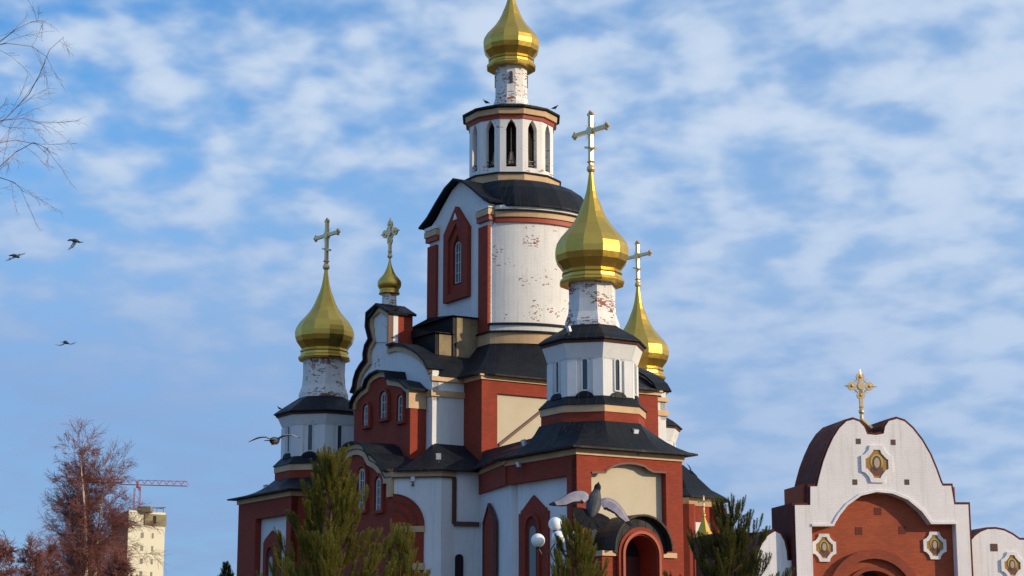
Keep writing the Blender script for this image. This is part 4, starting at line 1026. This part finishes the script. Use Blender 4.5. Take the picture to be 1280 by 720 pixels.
# ================================================================ apartment block and tower crane
def apartment():
    D = 420; p0 = W(158, 680, D); pe = W(180, 680, D-6); p1 = W(205.5, 680, D+2)
    e = empty('apartment_block', (pe.x, pe.y, 0), 'pale multistorey apartment block far behind the bare trees', 'apartment block')
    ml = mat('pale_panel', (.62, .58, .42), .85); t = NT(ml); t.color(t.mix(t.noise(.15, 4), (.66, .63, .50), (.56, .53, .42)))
    mdk = mat('shaded_side_brown', (.13, .065, .05), .9); mt = mat('top_band', (.20, .18, .10), .8)  # shade of the sunless left face is put into its dark brown
    def ap(b, name, m, parent=None):
        o = b.build(name, m); o.parent = parent or e
        if not parent: o.matrix_parent_inverse = Matrix.Translation(-Vector(e.location))
        return o
    a, c, d = Vector((p0.x-4, p0.y+12)), Vector((pe.x-4, pe.y)), Vector((p1.x, p1.y))
    c = V2(W(159.5, 680, D-5)); a = V2(W(140, 680, D+18)); bk = d+(a-c)
    zt = Z(640, D)
    b = MB(); b.prism([a, c, d, bk], 0, zt); w = ap(b, 'wall', ml)
    fr = Frame(c, d-c); L_ = (d-c).length
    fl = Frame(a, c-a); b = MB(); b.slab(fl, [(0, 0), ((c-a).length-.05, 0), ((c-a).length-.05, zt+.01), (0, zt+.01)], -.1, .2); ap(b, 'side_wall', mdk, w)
    b = MB(); b.slab(fr, [(L_*.42, Z(657, D)), (L_+.1, Z(657, D)), (L_+.1, Z(643, D)), (L_*.42, Z(643, D))], -.2, .35); tb = ap(b, 'top_storey', mt)
    b = MB(); b.slab(fr, [(L_*.64, Z(655, D)), (L_*.72, Z(655, D)), (L_*.72, Z(645, D)), (L_*.64, Z(645, D))], .3, .42); ap(b, 'balcony_opening', M_DARK, tb)
    b = MB(); b.tube([(d.x-7, d.y, zt), (d.x-4, d.y, zt+1.3), (d.x-.5, d.y, zt+.9)], .12, 5); b.tube([(d.x-7, d.y, zt+1), (d.x, d.y, zt+1.2)], .1, 5)
    for i in range(5): b.tube([(d.x-6.5+1.5*i, d.y, zt), (d.x-6.5+1.5*i, d.y, zt+1.1)], .08, 5)
    b.box((c.x+3, c.y+3, zt+.4), (3, 3, 1.2)); ap(b, 'roof_parapet', mt)
    wm = mat('small_window', (.10, .09, .08), .4)
    for k in range(14):
        zz = zt-6.0-2.9*k
        if zz < 3: break
        for xx, ww in ((.385, .8), (.67, .55), (.135, .9)):
            b = MB(); h_ = 1.2; b.slab(fr, [(L_*xx-ww/2, zz), (L_*xx+ww/2, zz), (L_*xx+ww/2, zz+h_), (L_*xx-ww/2, zz+h_)], -.05, .04); 
            if xx != .135: ap(b, 'window', wm)
apartment()
def crane():
    D = 600; mst = W(170.5, 640, D); e = empty('tower_crane', (mst.x, mst.y, 0), 'red tower crane with long jib far behind the apartment block', 'crane')
    m = mat('red_crane_paint', (.42, .14, .17), .7)
    def cpn(b, name, mm=m):
        o = b.build(name, mm); o.parent = e; o.matrix_parent_inverse = Matrix.Translation(-Vector(e.location))
    zj = Z(610, D); x0, x1 = W(84, 604, D).x, W(234, 610, D).x; y = mst.y
    b = MB(); s = .9
    for dx, dy in ((-s, -s), (s, -s), (s, s), (-s, s)): b.tube([(mst.x+dx, y+dy, 0), (mst.x+dx, y+dy, zj)], .14, 4)
    k = 0; zz = 0.
    while zz < zj-2:
        b.tube([(mst.x-s, y-s, zz), (mst.x+s, y-s, zz+2)], .08, 4); b.tube([(mst.x+s, y-s, zz+2), (mst.x-s, y-s, zz+4)], .08, 4); zz += 4
    cpn(b, 'mast')
    zl = lambda x: zj+1.2-(x-x0)*.030+.9
    b = MB()
    for (dy, dz_) in ((-.8, 0), (.8, 0), (0, 1.5)): b.tube([(mst.x-6, y+dy, zl(mst.x-6)+dz_-.4), (x1, y+dy, zl(x1)+dz_-.3)], .10, 4)
    x = mst.x-5; i = 0
    while x < x1-2:
        for dy in (-.8, .8):
            b.tube([(x, y+dy, zl(x)), (x+1.2, y, zl(x)+1.4)], .07, 4); b.tube([(x+1.2, y, zl(x)+1.4), (x+2.4, y+dy, zl(x))], .07, 4)
        x += 2.4
    cpn(b, 'jib')
    b = MB(); b.tube([(x0, y, zl(x0)), (mst.x-5, y, zl(mst.x-5)+.2)], .35, 4); b.tube([(x0, y, zl(x0)+1), (mst.x-5, y, zl(mst.x-5)+1.2)], .2, 4); cpn(b, 'counter_jib')
    b = MB(); b.box((x0+2, y, zl(x0)-.1), (3, 1.2, 1.1)); cpn(b, 'counterweight', mat('concrete_counterweight', (.25, .2, .2), .9))
    b = MB(); b.box((mst.x+.9, y-.8, zj-.2), (.9, .9, 1.2)); b.tube([(mst.x, y, zj), (mst.x, y, zj+2.2)], .5, 4); cpn(b, 'cab')
crane()

# ================================================================ trees
def m_leaf(name, c1, c2, rough=.6, scale=2.5):
    m = mat(name, c1, rough, 0, .15); t = NT(m)
    t.color(t.mix(t.rng(t.noise(scale, 3, .6), .35, .65), c1, c2)); return m
M_BIRCHBARK = mat('birch_bark', (.55, .48, .40), .8); _t = NT(M_BIRCHBARK)
_v = _t.N.new('ShaderNodeMapping'); _v.inputs['Scale'].default_value = (1, 1, 6); _t.L.new(_t.tex(), _v.inputs[0])
_t.color(_t.mix(_t.rng(_t.noise(2.5, 4, .6, _v.outputs[0]), .55, .62), (.70, .60, .44), (.12, .08, .06)))
M_TWIG = m_leaf('bare_twigs', (.27, .115, .085), (.18, .075, .075), .8, .6); M_TWIG2 = m_leaf('grey_bare_twigs', (.22, .15, .17), (.15, .10, .12), .8); M_BARK = m_leaf('pine_bark', (.17, .085, .05), (.10, .06, .04), .9)
M_NEEDLE = m_leaf('pine_needles', (.18, .185, .032), (.10, .12, .024), .55, 1.6); M_NEEDLE2 = m_leaf('dark_pine_needles', (.105, .11, .028), (.065, .075, .02), .55)
def translucent(m, col, f=.35):
    nt = m.node_tree; b = nt.nodes['Principled BSDF']; o = nt.nodes['Material Output']; tr = nt.nodes.new('ShaderNodeBsdfTranslucent'); tr.inputs[0].default_value = (*col, 1)
    mx = nt.nodes.new('ShaderNodeMixShader'); mx.inputs[0].default_value = f; nt.links.new(b.outputs[0], mx.inputs[1]); nt.links.new(tr.outputs[0], mx.inputs[2]); nt.links.new(mx.outputs[0], o.inputs[0])
translucent(M_NEEDLE, (.34, .30, .05)); translucent(M_NEEDLE2, (.16, .16, .03))
def tri_tube(V, F, p, q, r0, r1):
    t = (q-p)
    if t.length < 1e-5: return
    t = t.normalized(); x = t.orthogonal().normalized(); y = t.cross(x); b = len(V)
    for (c, r) in ((p, r0), (q, r1)):
        for k in range(3): a = 2*PI*k/3; V.append(tuple(c+x*r*cos(a)+y*r*sin(a)))
    for k in range(3): j = (k+1) % 3; F.append((b+k, b+j, b+3+j, b+3+k))
def raw(name, V, F, m, parent):
    me = bpy.data.meshes.new(name); me.from_pydata(V, [], F); me.materials.append(m)
    o = bpy.data.objects.new(name, me); COL.objects.link(o); o.parent = parent; return o
def bare_tree(loc, H, Wd, seed, label, stems=1, dens=1., tw=.007, mt=None, group=None, droop=.35, name='birch_tree', bark=None, lean=0):
    rnd = random.Random(seed); e = empty(name, loc, label, 'tree', group)
    TV, TF, CV, CF = [], [], [], []
    def grow_b(p, d, L, r, lvl):
        n = 3 if lvl < 3 else 2; pts = [p]; dd = d.copy()
        for i in range(n):
            dd = (dd+Vector((rnd.gauss(0, .11), rnd.gauss(0, .11), rnd.gauss(0, .08)-(droop*.28 if lvl >= 2 else -.10)))).normalized()
            q = pts[-1]+dd*(L/n); ra = r*(1-.65*i/n); rb2 = r*(1-.65*(i+1)/n)
            tri_tube(CV, CF, pts[-1], q, max(ra, tw), max(rb2, tw*.8)); pts.append(q)
        if lvl >= 4: return
        kids = int((4, 6, 6, 4)[lvl-1]*dens+rnd.random())
        for k in range(kids):
            t = rnd.uniform(.2, 1.); i = min(int(t*n), n-1); b = pts[i].lerp(pts[i+1], t*n-i)
            side = dd.orthogonal().normalized(); side.rotate(Matrix.Rotation(rnd.uniform(0, 2*PI), 3, dd))
            nd = (dd*rnd.uniform(.75, 1.15)+side*rnd.uniform(.45, .85)+Vector((0, 0, .12))).normalized()
            grow_b(b, nd, L*rnd.uniform(.40, .62), r*.42, lvl+1)
    for s in range(stems):
        base = Vector((rnd.uniform(-.3, .3)*(stems > 1), rnd.uniform(-.3, .3)*(stems > 1), 0)); h = H*(1 if s == 0 else rnd.uniform(.72, .92)); p = base; d = Vector((rnd.gauss(0, .05)+lean+(s > 0)*rnd.uniform(-.12, .12), rnd.gauss(0, .05), 1)).normalized(); n = 14; r0 = H*.015
        for i in range(n):
            d = (d+Vector((rnd.gauss(0, .035), rnd.gauss(0, .035), .05))).normalized(); q = p+d*h/n
            ra, rb2 = r0*(1-i/n)**.8+tw, r0*(1-(i+1)/n)**.8+tw
            b_ = len(TV); t = d; x = t.orthogonal().normalized(); y = t.cross(x)
            for (c, r) in ((p, ra), (q, rb2)):
                for k in range(7): a = 2*PI*k/7; TV.append(tuple(c+x*r*cos(a)+y*r*sin(a)))
            for k in range(7): TF.append((b_+k, b_+(k+1) % 7, b_+7+(k+1) % 7, b_+7+k))
            f = (i+.5)/n
            if f > .16:
                for k in range(int((5 if stems == 1 else 4)*dens+rnd.random())):
                    a = rnd.uniform(0, 2*PI); L_ = Wd*(1.15-f*.80)*rnd.uniform(.55, 1.)*min(1, (f-.08)*3.2)
                    up = .65+.8*f
                    grow_b(p.lerp(q, rnd.random()), Vector((cos(a), sin(a), up*rnd.uniform(.7, 1.2))).normalized(), L_, max(r0*.32*(1-f), tw*1.4), 1)
            p = q
        for k in range(4): grow_b(p, Vector((rnd.gauss(0, .25), rnd.gauss(0, .25), 1)).normalized(), Wd*.4, tw*1.5, 2)
    raw('trunk', TV, TF, bark or M_BIRCHBARK, e); raw('crown', CV, CF, mt or M_TWIG, e)
    return e
q = W(112, 720, 95); bare_tree((q.x, q.y, 0), Z(574, 95), 3.9, 5, 'tall reddish bare birch with pale trunks in front of the apartment block', stems=4, dens=1.12, tw=.0062, lean=.012)
for px, top, D, sd, st, lb in ((38, 698, 84, 11, 1, 'small bare reddish tree at the bottom left corner'), (6, 694, 80, 12, 1, 'bare tree cut by the left edge of the picture'),
                           (70, 700, 86, 13, 2, 'low bare tree just left of the tall birch'), (158, 708, 90, 14, 1, 'thin bare tree at the foot of the pale apartment block')):
    q = W(px, 720, D); bare_tree((q.x, q.y, 0), Z(top, D), 2.0, sd, lb, stems=st, dens=1.1, tw=.008, name='bare_tree', group='bare trees at the lower left')
# near tree whose drooping branches reach in from the left edge
def near_tree():
    rnd = random.Random(3); D = 16; base = W(-240, 700, D); e = empty('birch_tree', (base.x, base.y, 0), 'near birch whose thin bare branches reach in at the top left', 'tree')
    V, F, TV, TF = [], [], [], []; o = Vector((base.x, base.y, 0))
    zt = Z(-120, D)
    mb = MB(); mb.tube([(0, 0, 0), (.05, 0, zt*.5), (.1, .05, zt*.8), (.12, 0, zt*1.25)], [.16, .12, .09, .02], 9); t = mb.build('trunk', M_BIRCHBARK, None, True); t.parent = e
    def seg(pts, r0, r1, lvl):
        n = len(pts)-1
        for i in range(n): tri_tube(V, F, pts[i], pts[i+1], r0+(r1-r0)*i/n, r0+(r1-r0)*(i+1)/n)
        if lvl > 3: return
        tot = sum((pts[i+1]-pts[i]).length for i in range(n))
        for k in range((0, 9, 7, 3)[lvl]):
            f = rnd.uniform(.25, 1.); i = min(int(f*n), n-1); p = pts[i].lerp(pts[i+1], f*n-i); d = (pts[i+1]-pts[i]).normalized()
            s = Vector((0, rnd.uniform(-1, 1), rnd.uniform(-1, 1))).normalized(); L_ = min(tot*rnd.uniform(.14, .28), .42); dd = (d+s*.65).normalized(); q = [p]
            for j in range(4):
                dd = (dd+Vector((rnd.gauss(0, .08), rnd.gauss(0, .08), rnd.gauss(-.04, .1)))).normalized(); q.append(q[-1]+dd*L_/4)
            seg(q, r1*.9, r1*.55, lvl+1)
    for pts in ([(-240, 330), (-120, 250), (-40, 190), (10, 145), (36, 118), (50, 92), (62, 62), (80, 46)],
                [(-240, 200), (-120, 120), (-50, 80), (0, 52), (18, 38), (40, 27), (56, 26)],
                [(-240, 330), (-100, 265), (-30, 230), (0, 208), (20, 190), (42, 178), (60, 186)],
                [(-240, 280), (-110, 220), (-30, 190), (0, 178), (20, 175), (45, 180), (58, 192)],
                [(-240, 260), (-120, 190), (-40, 160), (5, 150), (30, 148), (52, 155), (64, 168)],
                [(-240, 380), (-120, 290), (-40, 240), (0, 222), (18, 228), (30, 240)],
                [(-240, 180), (-100, 90), (-30, 62), (8, 54), (40, 58), (60, 72)]):
        w = [W(x, y, D+rnd.uniform(-.4, .4)+i*.03)-o for i, (x, y) in enumerate(pts)]
        w[0] = Vector((.1, 0, w[0].z)); seg(w, .008, .0022, 1)
    raw('crown', V, F, M_TWIG2, e)
near_tree()

def pine(loc, H, Rb, seed, label, m=None, tips=True, nl=.062, az0=0., dens=1., guide=()):
    rnd = random.Random(seed); e = empty('pine_tree', loc, label, 'tree', 'young pines in front of the church')
    BV, BF, NV, NF = [], [], [], []
    def shoot(p, d, L):
        q = p+d*L; tri_tube(BV, BF, p, q, .006, .003)
        n = int(170*L/.25*dens)
        x = d.orthogonal().normalized(); y = d.cross(x)
        for i in range(n):
            t = rnd.uniform(.0, 1.0); a = rnd.uniform(0, 2*PI); c = p+d*L*t
            o = (x*cos(a)+y*sin(a)); nd = (o*.70+d*rnd.uniform(.35, 1.25)+Vector((0, 0, -.05))).normalized(); ln = nl*rnd.uniform(.55, 1.15)*(1-.45*t)
            s = nd.cross(d).normalized()*.0027; b = len(NV)
            NV.extend([tuple(c-s), tuple(c+s), tuple(c+nd*ln+s*.5), tuple(c+nd*ln-s*.5)]); NF.append((b, b+1, b+2, b+3))
    def branch(p, d, L, lvl):
        pts = [p]; n = 5; dd = d.copy()
        for i in range(n):
            dd = (dd+Vector((rnd.gauss(0, .10), rnd.gauss(0, .10), rnd.gauss(.10, .05)+.03*i))).normalized(); pts.append(pts[-1]+dd*L/n)
        for i in range(n):
            r = .014*(L/1.0); tri_tube(BV, BF, pts[i], pts[i+1], r*(1-i/n)+.004, r*(1-(i+1)/n)+.004)
        st = 2 if L > .5 else 1
        for i in range(st-1, n):
            shoot(pts[i], (pts[i+1]-pts[i]).normalized(), (pts[i+1]-pts[i]).length)
        shoot(pts[-1], (dd+Vector((0, 0, .7))).normalized(), rnd.uniform(.14, .26))
        if lvl < 2:
            k = int(L/.075)
            for j in range(k):
                f = rnd.uniform(.22, .98); i = min(int(f*n), n-1); b = pts[i].lerp(pts[i+1], f*n-i)
                a = rnd.choice((-1, 1))*rnd.uniform(.5, 1.0); s = Matrix.Rotation(a, 3, 'Z') @ dd
                nd = (s+Vector((0, 0, rnd.uniform(.1, .6)))).normalized(); branch2(b, nd, L*(1-f)*.45+.16)
    def branch2(p, d, L):
        dd = (d+Vector((0, 0, .2))).normalized(); m_ = p+dd*L*.5; shoot(p, dd, L*.5); dd = (dd+Vector((0, 0, .55))).normalized(); shoot(m_, dd, L*.5+.05)
    lead = .42; z = H
    mb = MB(); mb.tube([(0, 0, 0), (.02, 0, H*.5), (0, 0, H-lead), (0, 0, H)], [.055*H/4.5+.02, .035, .014, .006], 8); t = mb.build('trunk', M_BARK, None, True); t.parent = e
    shoot(Vector((0, 0, H-lead)), Vector((0, 0, 1)), lead)
    z = H-lead; k = 0
    while z > max(H*.22, .6):
        f = (H-z)/H; L = Rb*min(1., (f/.62))**.85
        nb = 7 if f < .4 else 9
        for i in range(nb):
            a = az0+k*1.3+2*PI*i/nb+rnd.gauss(0, .30); up = .95-.75*min(1, f*1.7)
            branch(Vector((0, 0, z+rnd.uniform(-.03, .03))), Vector((cos(a), sin(a), up)).normalized(), L*rnd.uniform(.55, 1.2)+.12, 1)
        z -= .24 if f < .35 else .34; k += 1
    for dx, dz_, az, L in guide: branch(Vector((0, 0, dz_)), Vector((cos(az), sin(az), dx)).normalized(), L, 1)
    raw('crown', NV, NF, m or M_NEEDLE, e); raw('branches', BV, BF, M_BARK, e)
    return e
q = W(412, 700, 28); pine((q.x, q.y, 0), Z(564, 28), 1.22, 21, 'young yellow-green pine in front of the left part of the cathedral')
q = W(719, 700, 33); pine((q.x, q.y, 0), Z(646, 33), .95, 22, 'smaller green pine in front of the chapel and street lamp', dens=.9)
q = W(914, 700, 30); pine((q.x, q.y, 0), Z(628, 30), 1.25, 29, 'dark green pine between the cathedral and the gateway', m=M_NEEDLE2, dens=.9)
q = W(500, 700, 31); pine((q.x, q.y, 0), Z(655, 31), .8, 24, 'low pine just right of the tallest pine, before the red blind arch', dens=.8)
q = W(283, 715, 110); pine((q.x, q.y, 0), Z(704, 110), 1.6, 25, 'small distant conifer at the left foot of the cathedral', nl=.16, dens=.5, m=M_NEEDLE2)

# ================================================================ pigeons
M_PG = m_leaf('pigeon_grey', (.045, .05, .06), (.075, .08, .09), .6, 14); M_PD = m_leaf('pigeon_dark', (.010, .010, .013), (.018, .018, .022), .6, 20); M_PW = m_leaf('pigeon_underwing', (.33, .31, .36), (.24, .22, .28), .6, 16); M_PF = mat('pigeon_feet', (.45, .12, .09), .6)
def wingdir(t, sg):
    b = Vector((0, -1, 0)); b = b-t*b.dot(t); return b.normalized() if b.length > .05 else Vector((-sg, 0, 0))
def feather(b, p, q, w, up, mi, t=.0015):
    p, q = Vector(p), Vector(q); d = (q-p).normalized(); s = d.cross(up).normalized()
    pts = [(0, .55), (.45, 1.), (.85, .8), (1., .25)]
    L_ = (q-p).length; vs = []
    for f, k in pts:
        for sg in (-1, 1):
            for tt in (-1, 1): vs.append(p+d*L_*f+s*w*k*sg+up*t*tt)
    fs = []
    for i in range(3):
        a = i*4; c = a+4
        fs += [(a, c, c+2, a+2), (a+1, a+3, c+3, c+1), (a, a+1, c+1, c), (a+2, c+2, c+3, a+3)]
    fs += [(0, 2, 3, 1), (12, 13, 15, 14)]
    b.add(vs, fs, mi)
def pigeon(loc, Mx, label, wing=(.35, .2), fan=1., group='pigeons in flight'):
    """body along +Y (head), wings along X, back along +Z"""
    e = MB(); up = Vector((0, 0, 1))
    prof = [(-.125, .012), (-.11, .026), (-.08, .042), (-.04, .054), (0, .058), (.04, .056), (.08, .044), (.105, .030), (.125, .026), (.145, .027), (.16, .024), (.175, .014), (.188, .006), (.20, .002)]
    rings = [[(r*cos(2*PI*k/14), y, r*.92*sin(2*PI*k/14)+(.02 if y > .1 else 0)) for k in range(14)] for y, r in prof]
    e.loft(rings[:8], True, False, 0); e.loft(rings[7:], False, True, 1)
    nf = 13; sp_ = R(20+60*fan)
    for i in range(nf):
        a = (i/(nf-1)-.5)*2*sp_; e_ = (.15*sin(a), -.09-.15*cos(a), .004*(i % 2)); feather(e, (.02*sin(a), -.08, .002*(i % 2)), e_, .024, up, 1)
    for sg in (-1, 1):
        if isinstance(wing, dict):
            path = [Vector(p) for p in wing[sg]]
        else:
            w1, w2 = wing; sh = Vector((sg*.035, .055, .01)); wr = sh+Vector((sg*.14*cos(w1), .03, .14*sin(w1))); tip = wr+Vector((sg*.20*cos(w2), -.08, .20*sin(w2)))
            path = [sh, sh.lerp(wr, .5)+Vector((0, .01, .012)), wr, wr.lerp(tip, .35)+Vector((0, .02, .012)), wr.lerp(tip, .7)+Vector((0, .012, .006)), tip]
        n = len(path)-1; chord = [.105, .12, .12, .11, .085, .012][:n+1] if n == 5 else [.11]*n+[.012]
        # refine the leading edge and sweep a thin cambered vane behind it
        fine_p, fine_c = [], []
        for i in range(n):
            for q in range(4):
                f = q/4; p0, p1, p2, p3 = path[max(i-1, 0)], path[i], path[i+1], path[min(i+2, n)]
                fine_p.append(.5*((2*p1)+(p2-p0)*f+(2*p0-5*p1+4*p2-p3)*f*f+(3*p1-p0-3*p2+p3)*f**3)); fine_c.append(chord[i]*(1-f)+chord[i+1]*f)
        fine_p.append(path[-1]); fine_c.append(chord[-1])
        rings = []
        for i, p in enumerate(fine_p):
            t = (fine_p[min(i+1, len(fine_p)-1)]-fine_p[max(i-1, 0)]).normalized(); back = wingdir(t, sg); nn = t.cross(back).normalized()*(-sg)
            c_ = fine_c[i]; th = .006*(1-i/len(fine_p))+.0012; jag = 1+.02*((i % 2)*2-1)
            row = [(0, 0), (.08, 1), (.35, 1.3), (.86, .5), (1.0*jag, .1)]
            rings.append([p+back*c_*a+nn*(th*h+.012*(a-a*a)*4*c_/.1) for a, h in row]+[p+back*c_*a+nn*(-th*h*.6+.012*(a-a*a)*4*c_/.1) for a, h in row[::-1]])
        nr = len(rings[0]); vs = [q for r_ in rings for q in r_]; base = len(e.v)
        for k in range(nr):
            fs = [(a*nr+k, a*nr+(k+1) % nr, (a+1)*nr+(k+1) % nr, (a+1)*nr+k) for a in range(len(rings)-1)]
            dark = k in (0, 3, 4, 5, 8, 9)
            e.f += [tuple(base+x for x in f) for f in fs]; e.m += [(1 if (dark or a > len(fs)*.86) else 2) for a in range(len(fs))]
        e.v += [tuple(q) for q in vs]
        e.tube([(sg*.018, -.03, -.05), (sg*.02, -.075, -.052)], .006, 6, 4)
    o = e.build('pigeon', [M_PG, M_PD, M_PW, M_PD, M_PF], None, False, uv=False)
    tag(o, label, 'pigeon', group); o.matrix_world = Matrix.Translation(loc) @ Mx.to_4x4(); return o
def basis(x, y):
    x = Vector(x).normalized(); y = Vector(y); y = (y-x*y.dot(x)).normalized(); z = x.cross(y); return Matrix((x, y, z)).transposed()
# large near bird seen from behind with its belly towards the viewer: head up, tail fan down
M_PD.node_tree.nodes['Principled BSDF'].inputs['Roughness'].default_value = .9
Mb = basis((1, .1, -.30), (.45, .55, .80))
pigeon(W(742, 630, 14.0), Mb, 'large grey pigeon flying up before the chapel, dark tail spread wide',
       {-1: [(-.03, .045, .0), (-.08, .075, .015), (-.14, .065, .02), (-.20, .02, .02), (-.26, -.05, .01), (-.335, -.125, 0)],
        1: [(.03, .05, .0), (.08, .08, .015), (.14, .078, .02), (.20, .045, .02), (.26, -.01, .01), (.325, -.09, 0)]}, 1.1)
pigeon(W(343, 551, 24), basis((1, -.2, .05), (.3, 1, .1)), 'pigeon gliding left of the left chapel drum with wings out', (R(18), R(-14)), .1)
pigeon(W(94, 301, 50), basis((.45, .8, .55), (.85, -.2, -.1)), 'dark pigeon high on the left, right of the pair near the top', (R(30), R(20)), .1)
pigeon(W(19, 320, 52), basis((.6, .7, .5), (.8, -.3, -.1)), 'dark pigeon nearest the left edge of the sky', (R(-5), R(10)), .1)
pigeon(W(82, 428, 56), basis((.7, .6, .2), (.8, -.7, -.2)), 'lowest of the three dark pigeons in the left sky', (R(20), R(-10)), .1)
pigeon(W(864, 590, 60), basis((.6, .5, -.7), (-.5, .8, .5)), 'small pigeon flying beside the right end of the chapel eave', (R(20), R(-5)), .1)
def perched(loc, az, label, s=1.):
    b = MB()
    prof = [(-.20, .004, .02), (-.12, .022, .035), (-.06, .05, .07), (0, .062, .095), (.05, .055, .12), (.085, .035, .155), (.10, .026, .185), (.115, .027, .205), (.135, .018, .21), (.16, .003, .202)]
    b.loft([[(r*cos(2*PI*k/12), y, z+r*sin(2*PI*k/12)) for k in range(12)] for y, r, z in prof])
    for sg in (-1, 1):
        b.tube([(sg*.022, 0, 0), (sg*.022, .01, .05)], .006, 6); b.loft([[(sg*.058+.01*cos(2*PI*k/8), y, z+r*sin(2*PI*k/8)) for k in range(8)] for y, z, r in ((-.17, .03, .008), (-.08, .075, .035), (.02, .11, .04), (.06, .12, .01))])
    o = b.build('pigeon', M_PD, None, True, uv=False); tag(o, label, 'pigeon', 'pigeons perched on the roofs'); o.location = loc; o.rotation_euler = (0, 0, az); o.scale = (s, s, s); return o

perched((*W(349, 512, 118.6).xy, W(349, 512, 118.6).z), R(100), 'pigeon perched on the outer eave corner of the left chapel drum')
perched(tuple(W(607.5, 130, 117.0)), R(70), 'pigeon perched on the left side of the belfry roof', 1.5)
perched(tuple(W(694, 137, 116.5)), R(-60), 'pigeon perched on the right side of the belfry roof', 1.5)
perched(tuple(W(497, 389, 110.0)), R(-70), 'pigeon perched on the gable turret roof beside its small dome', 1.5)
floodlight(tuple(W(711, 417, 97.6)), 'small floodlight on the drum roof below the peeling neck', .6, nB)
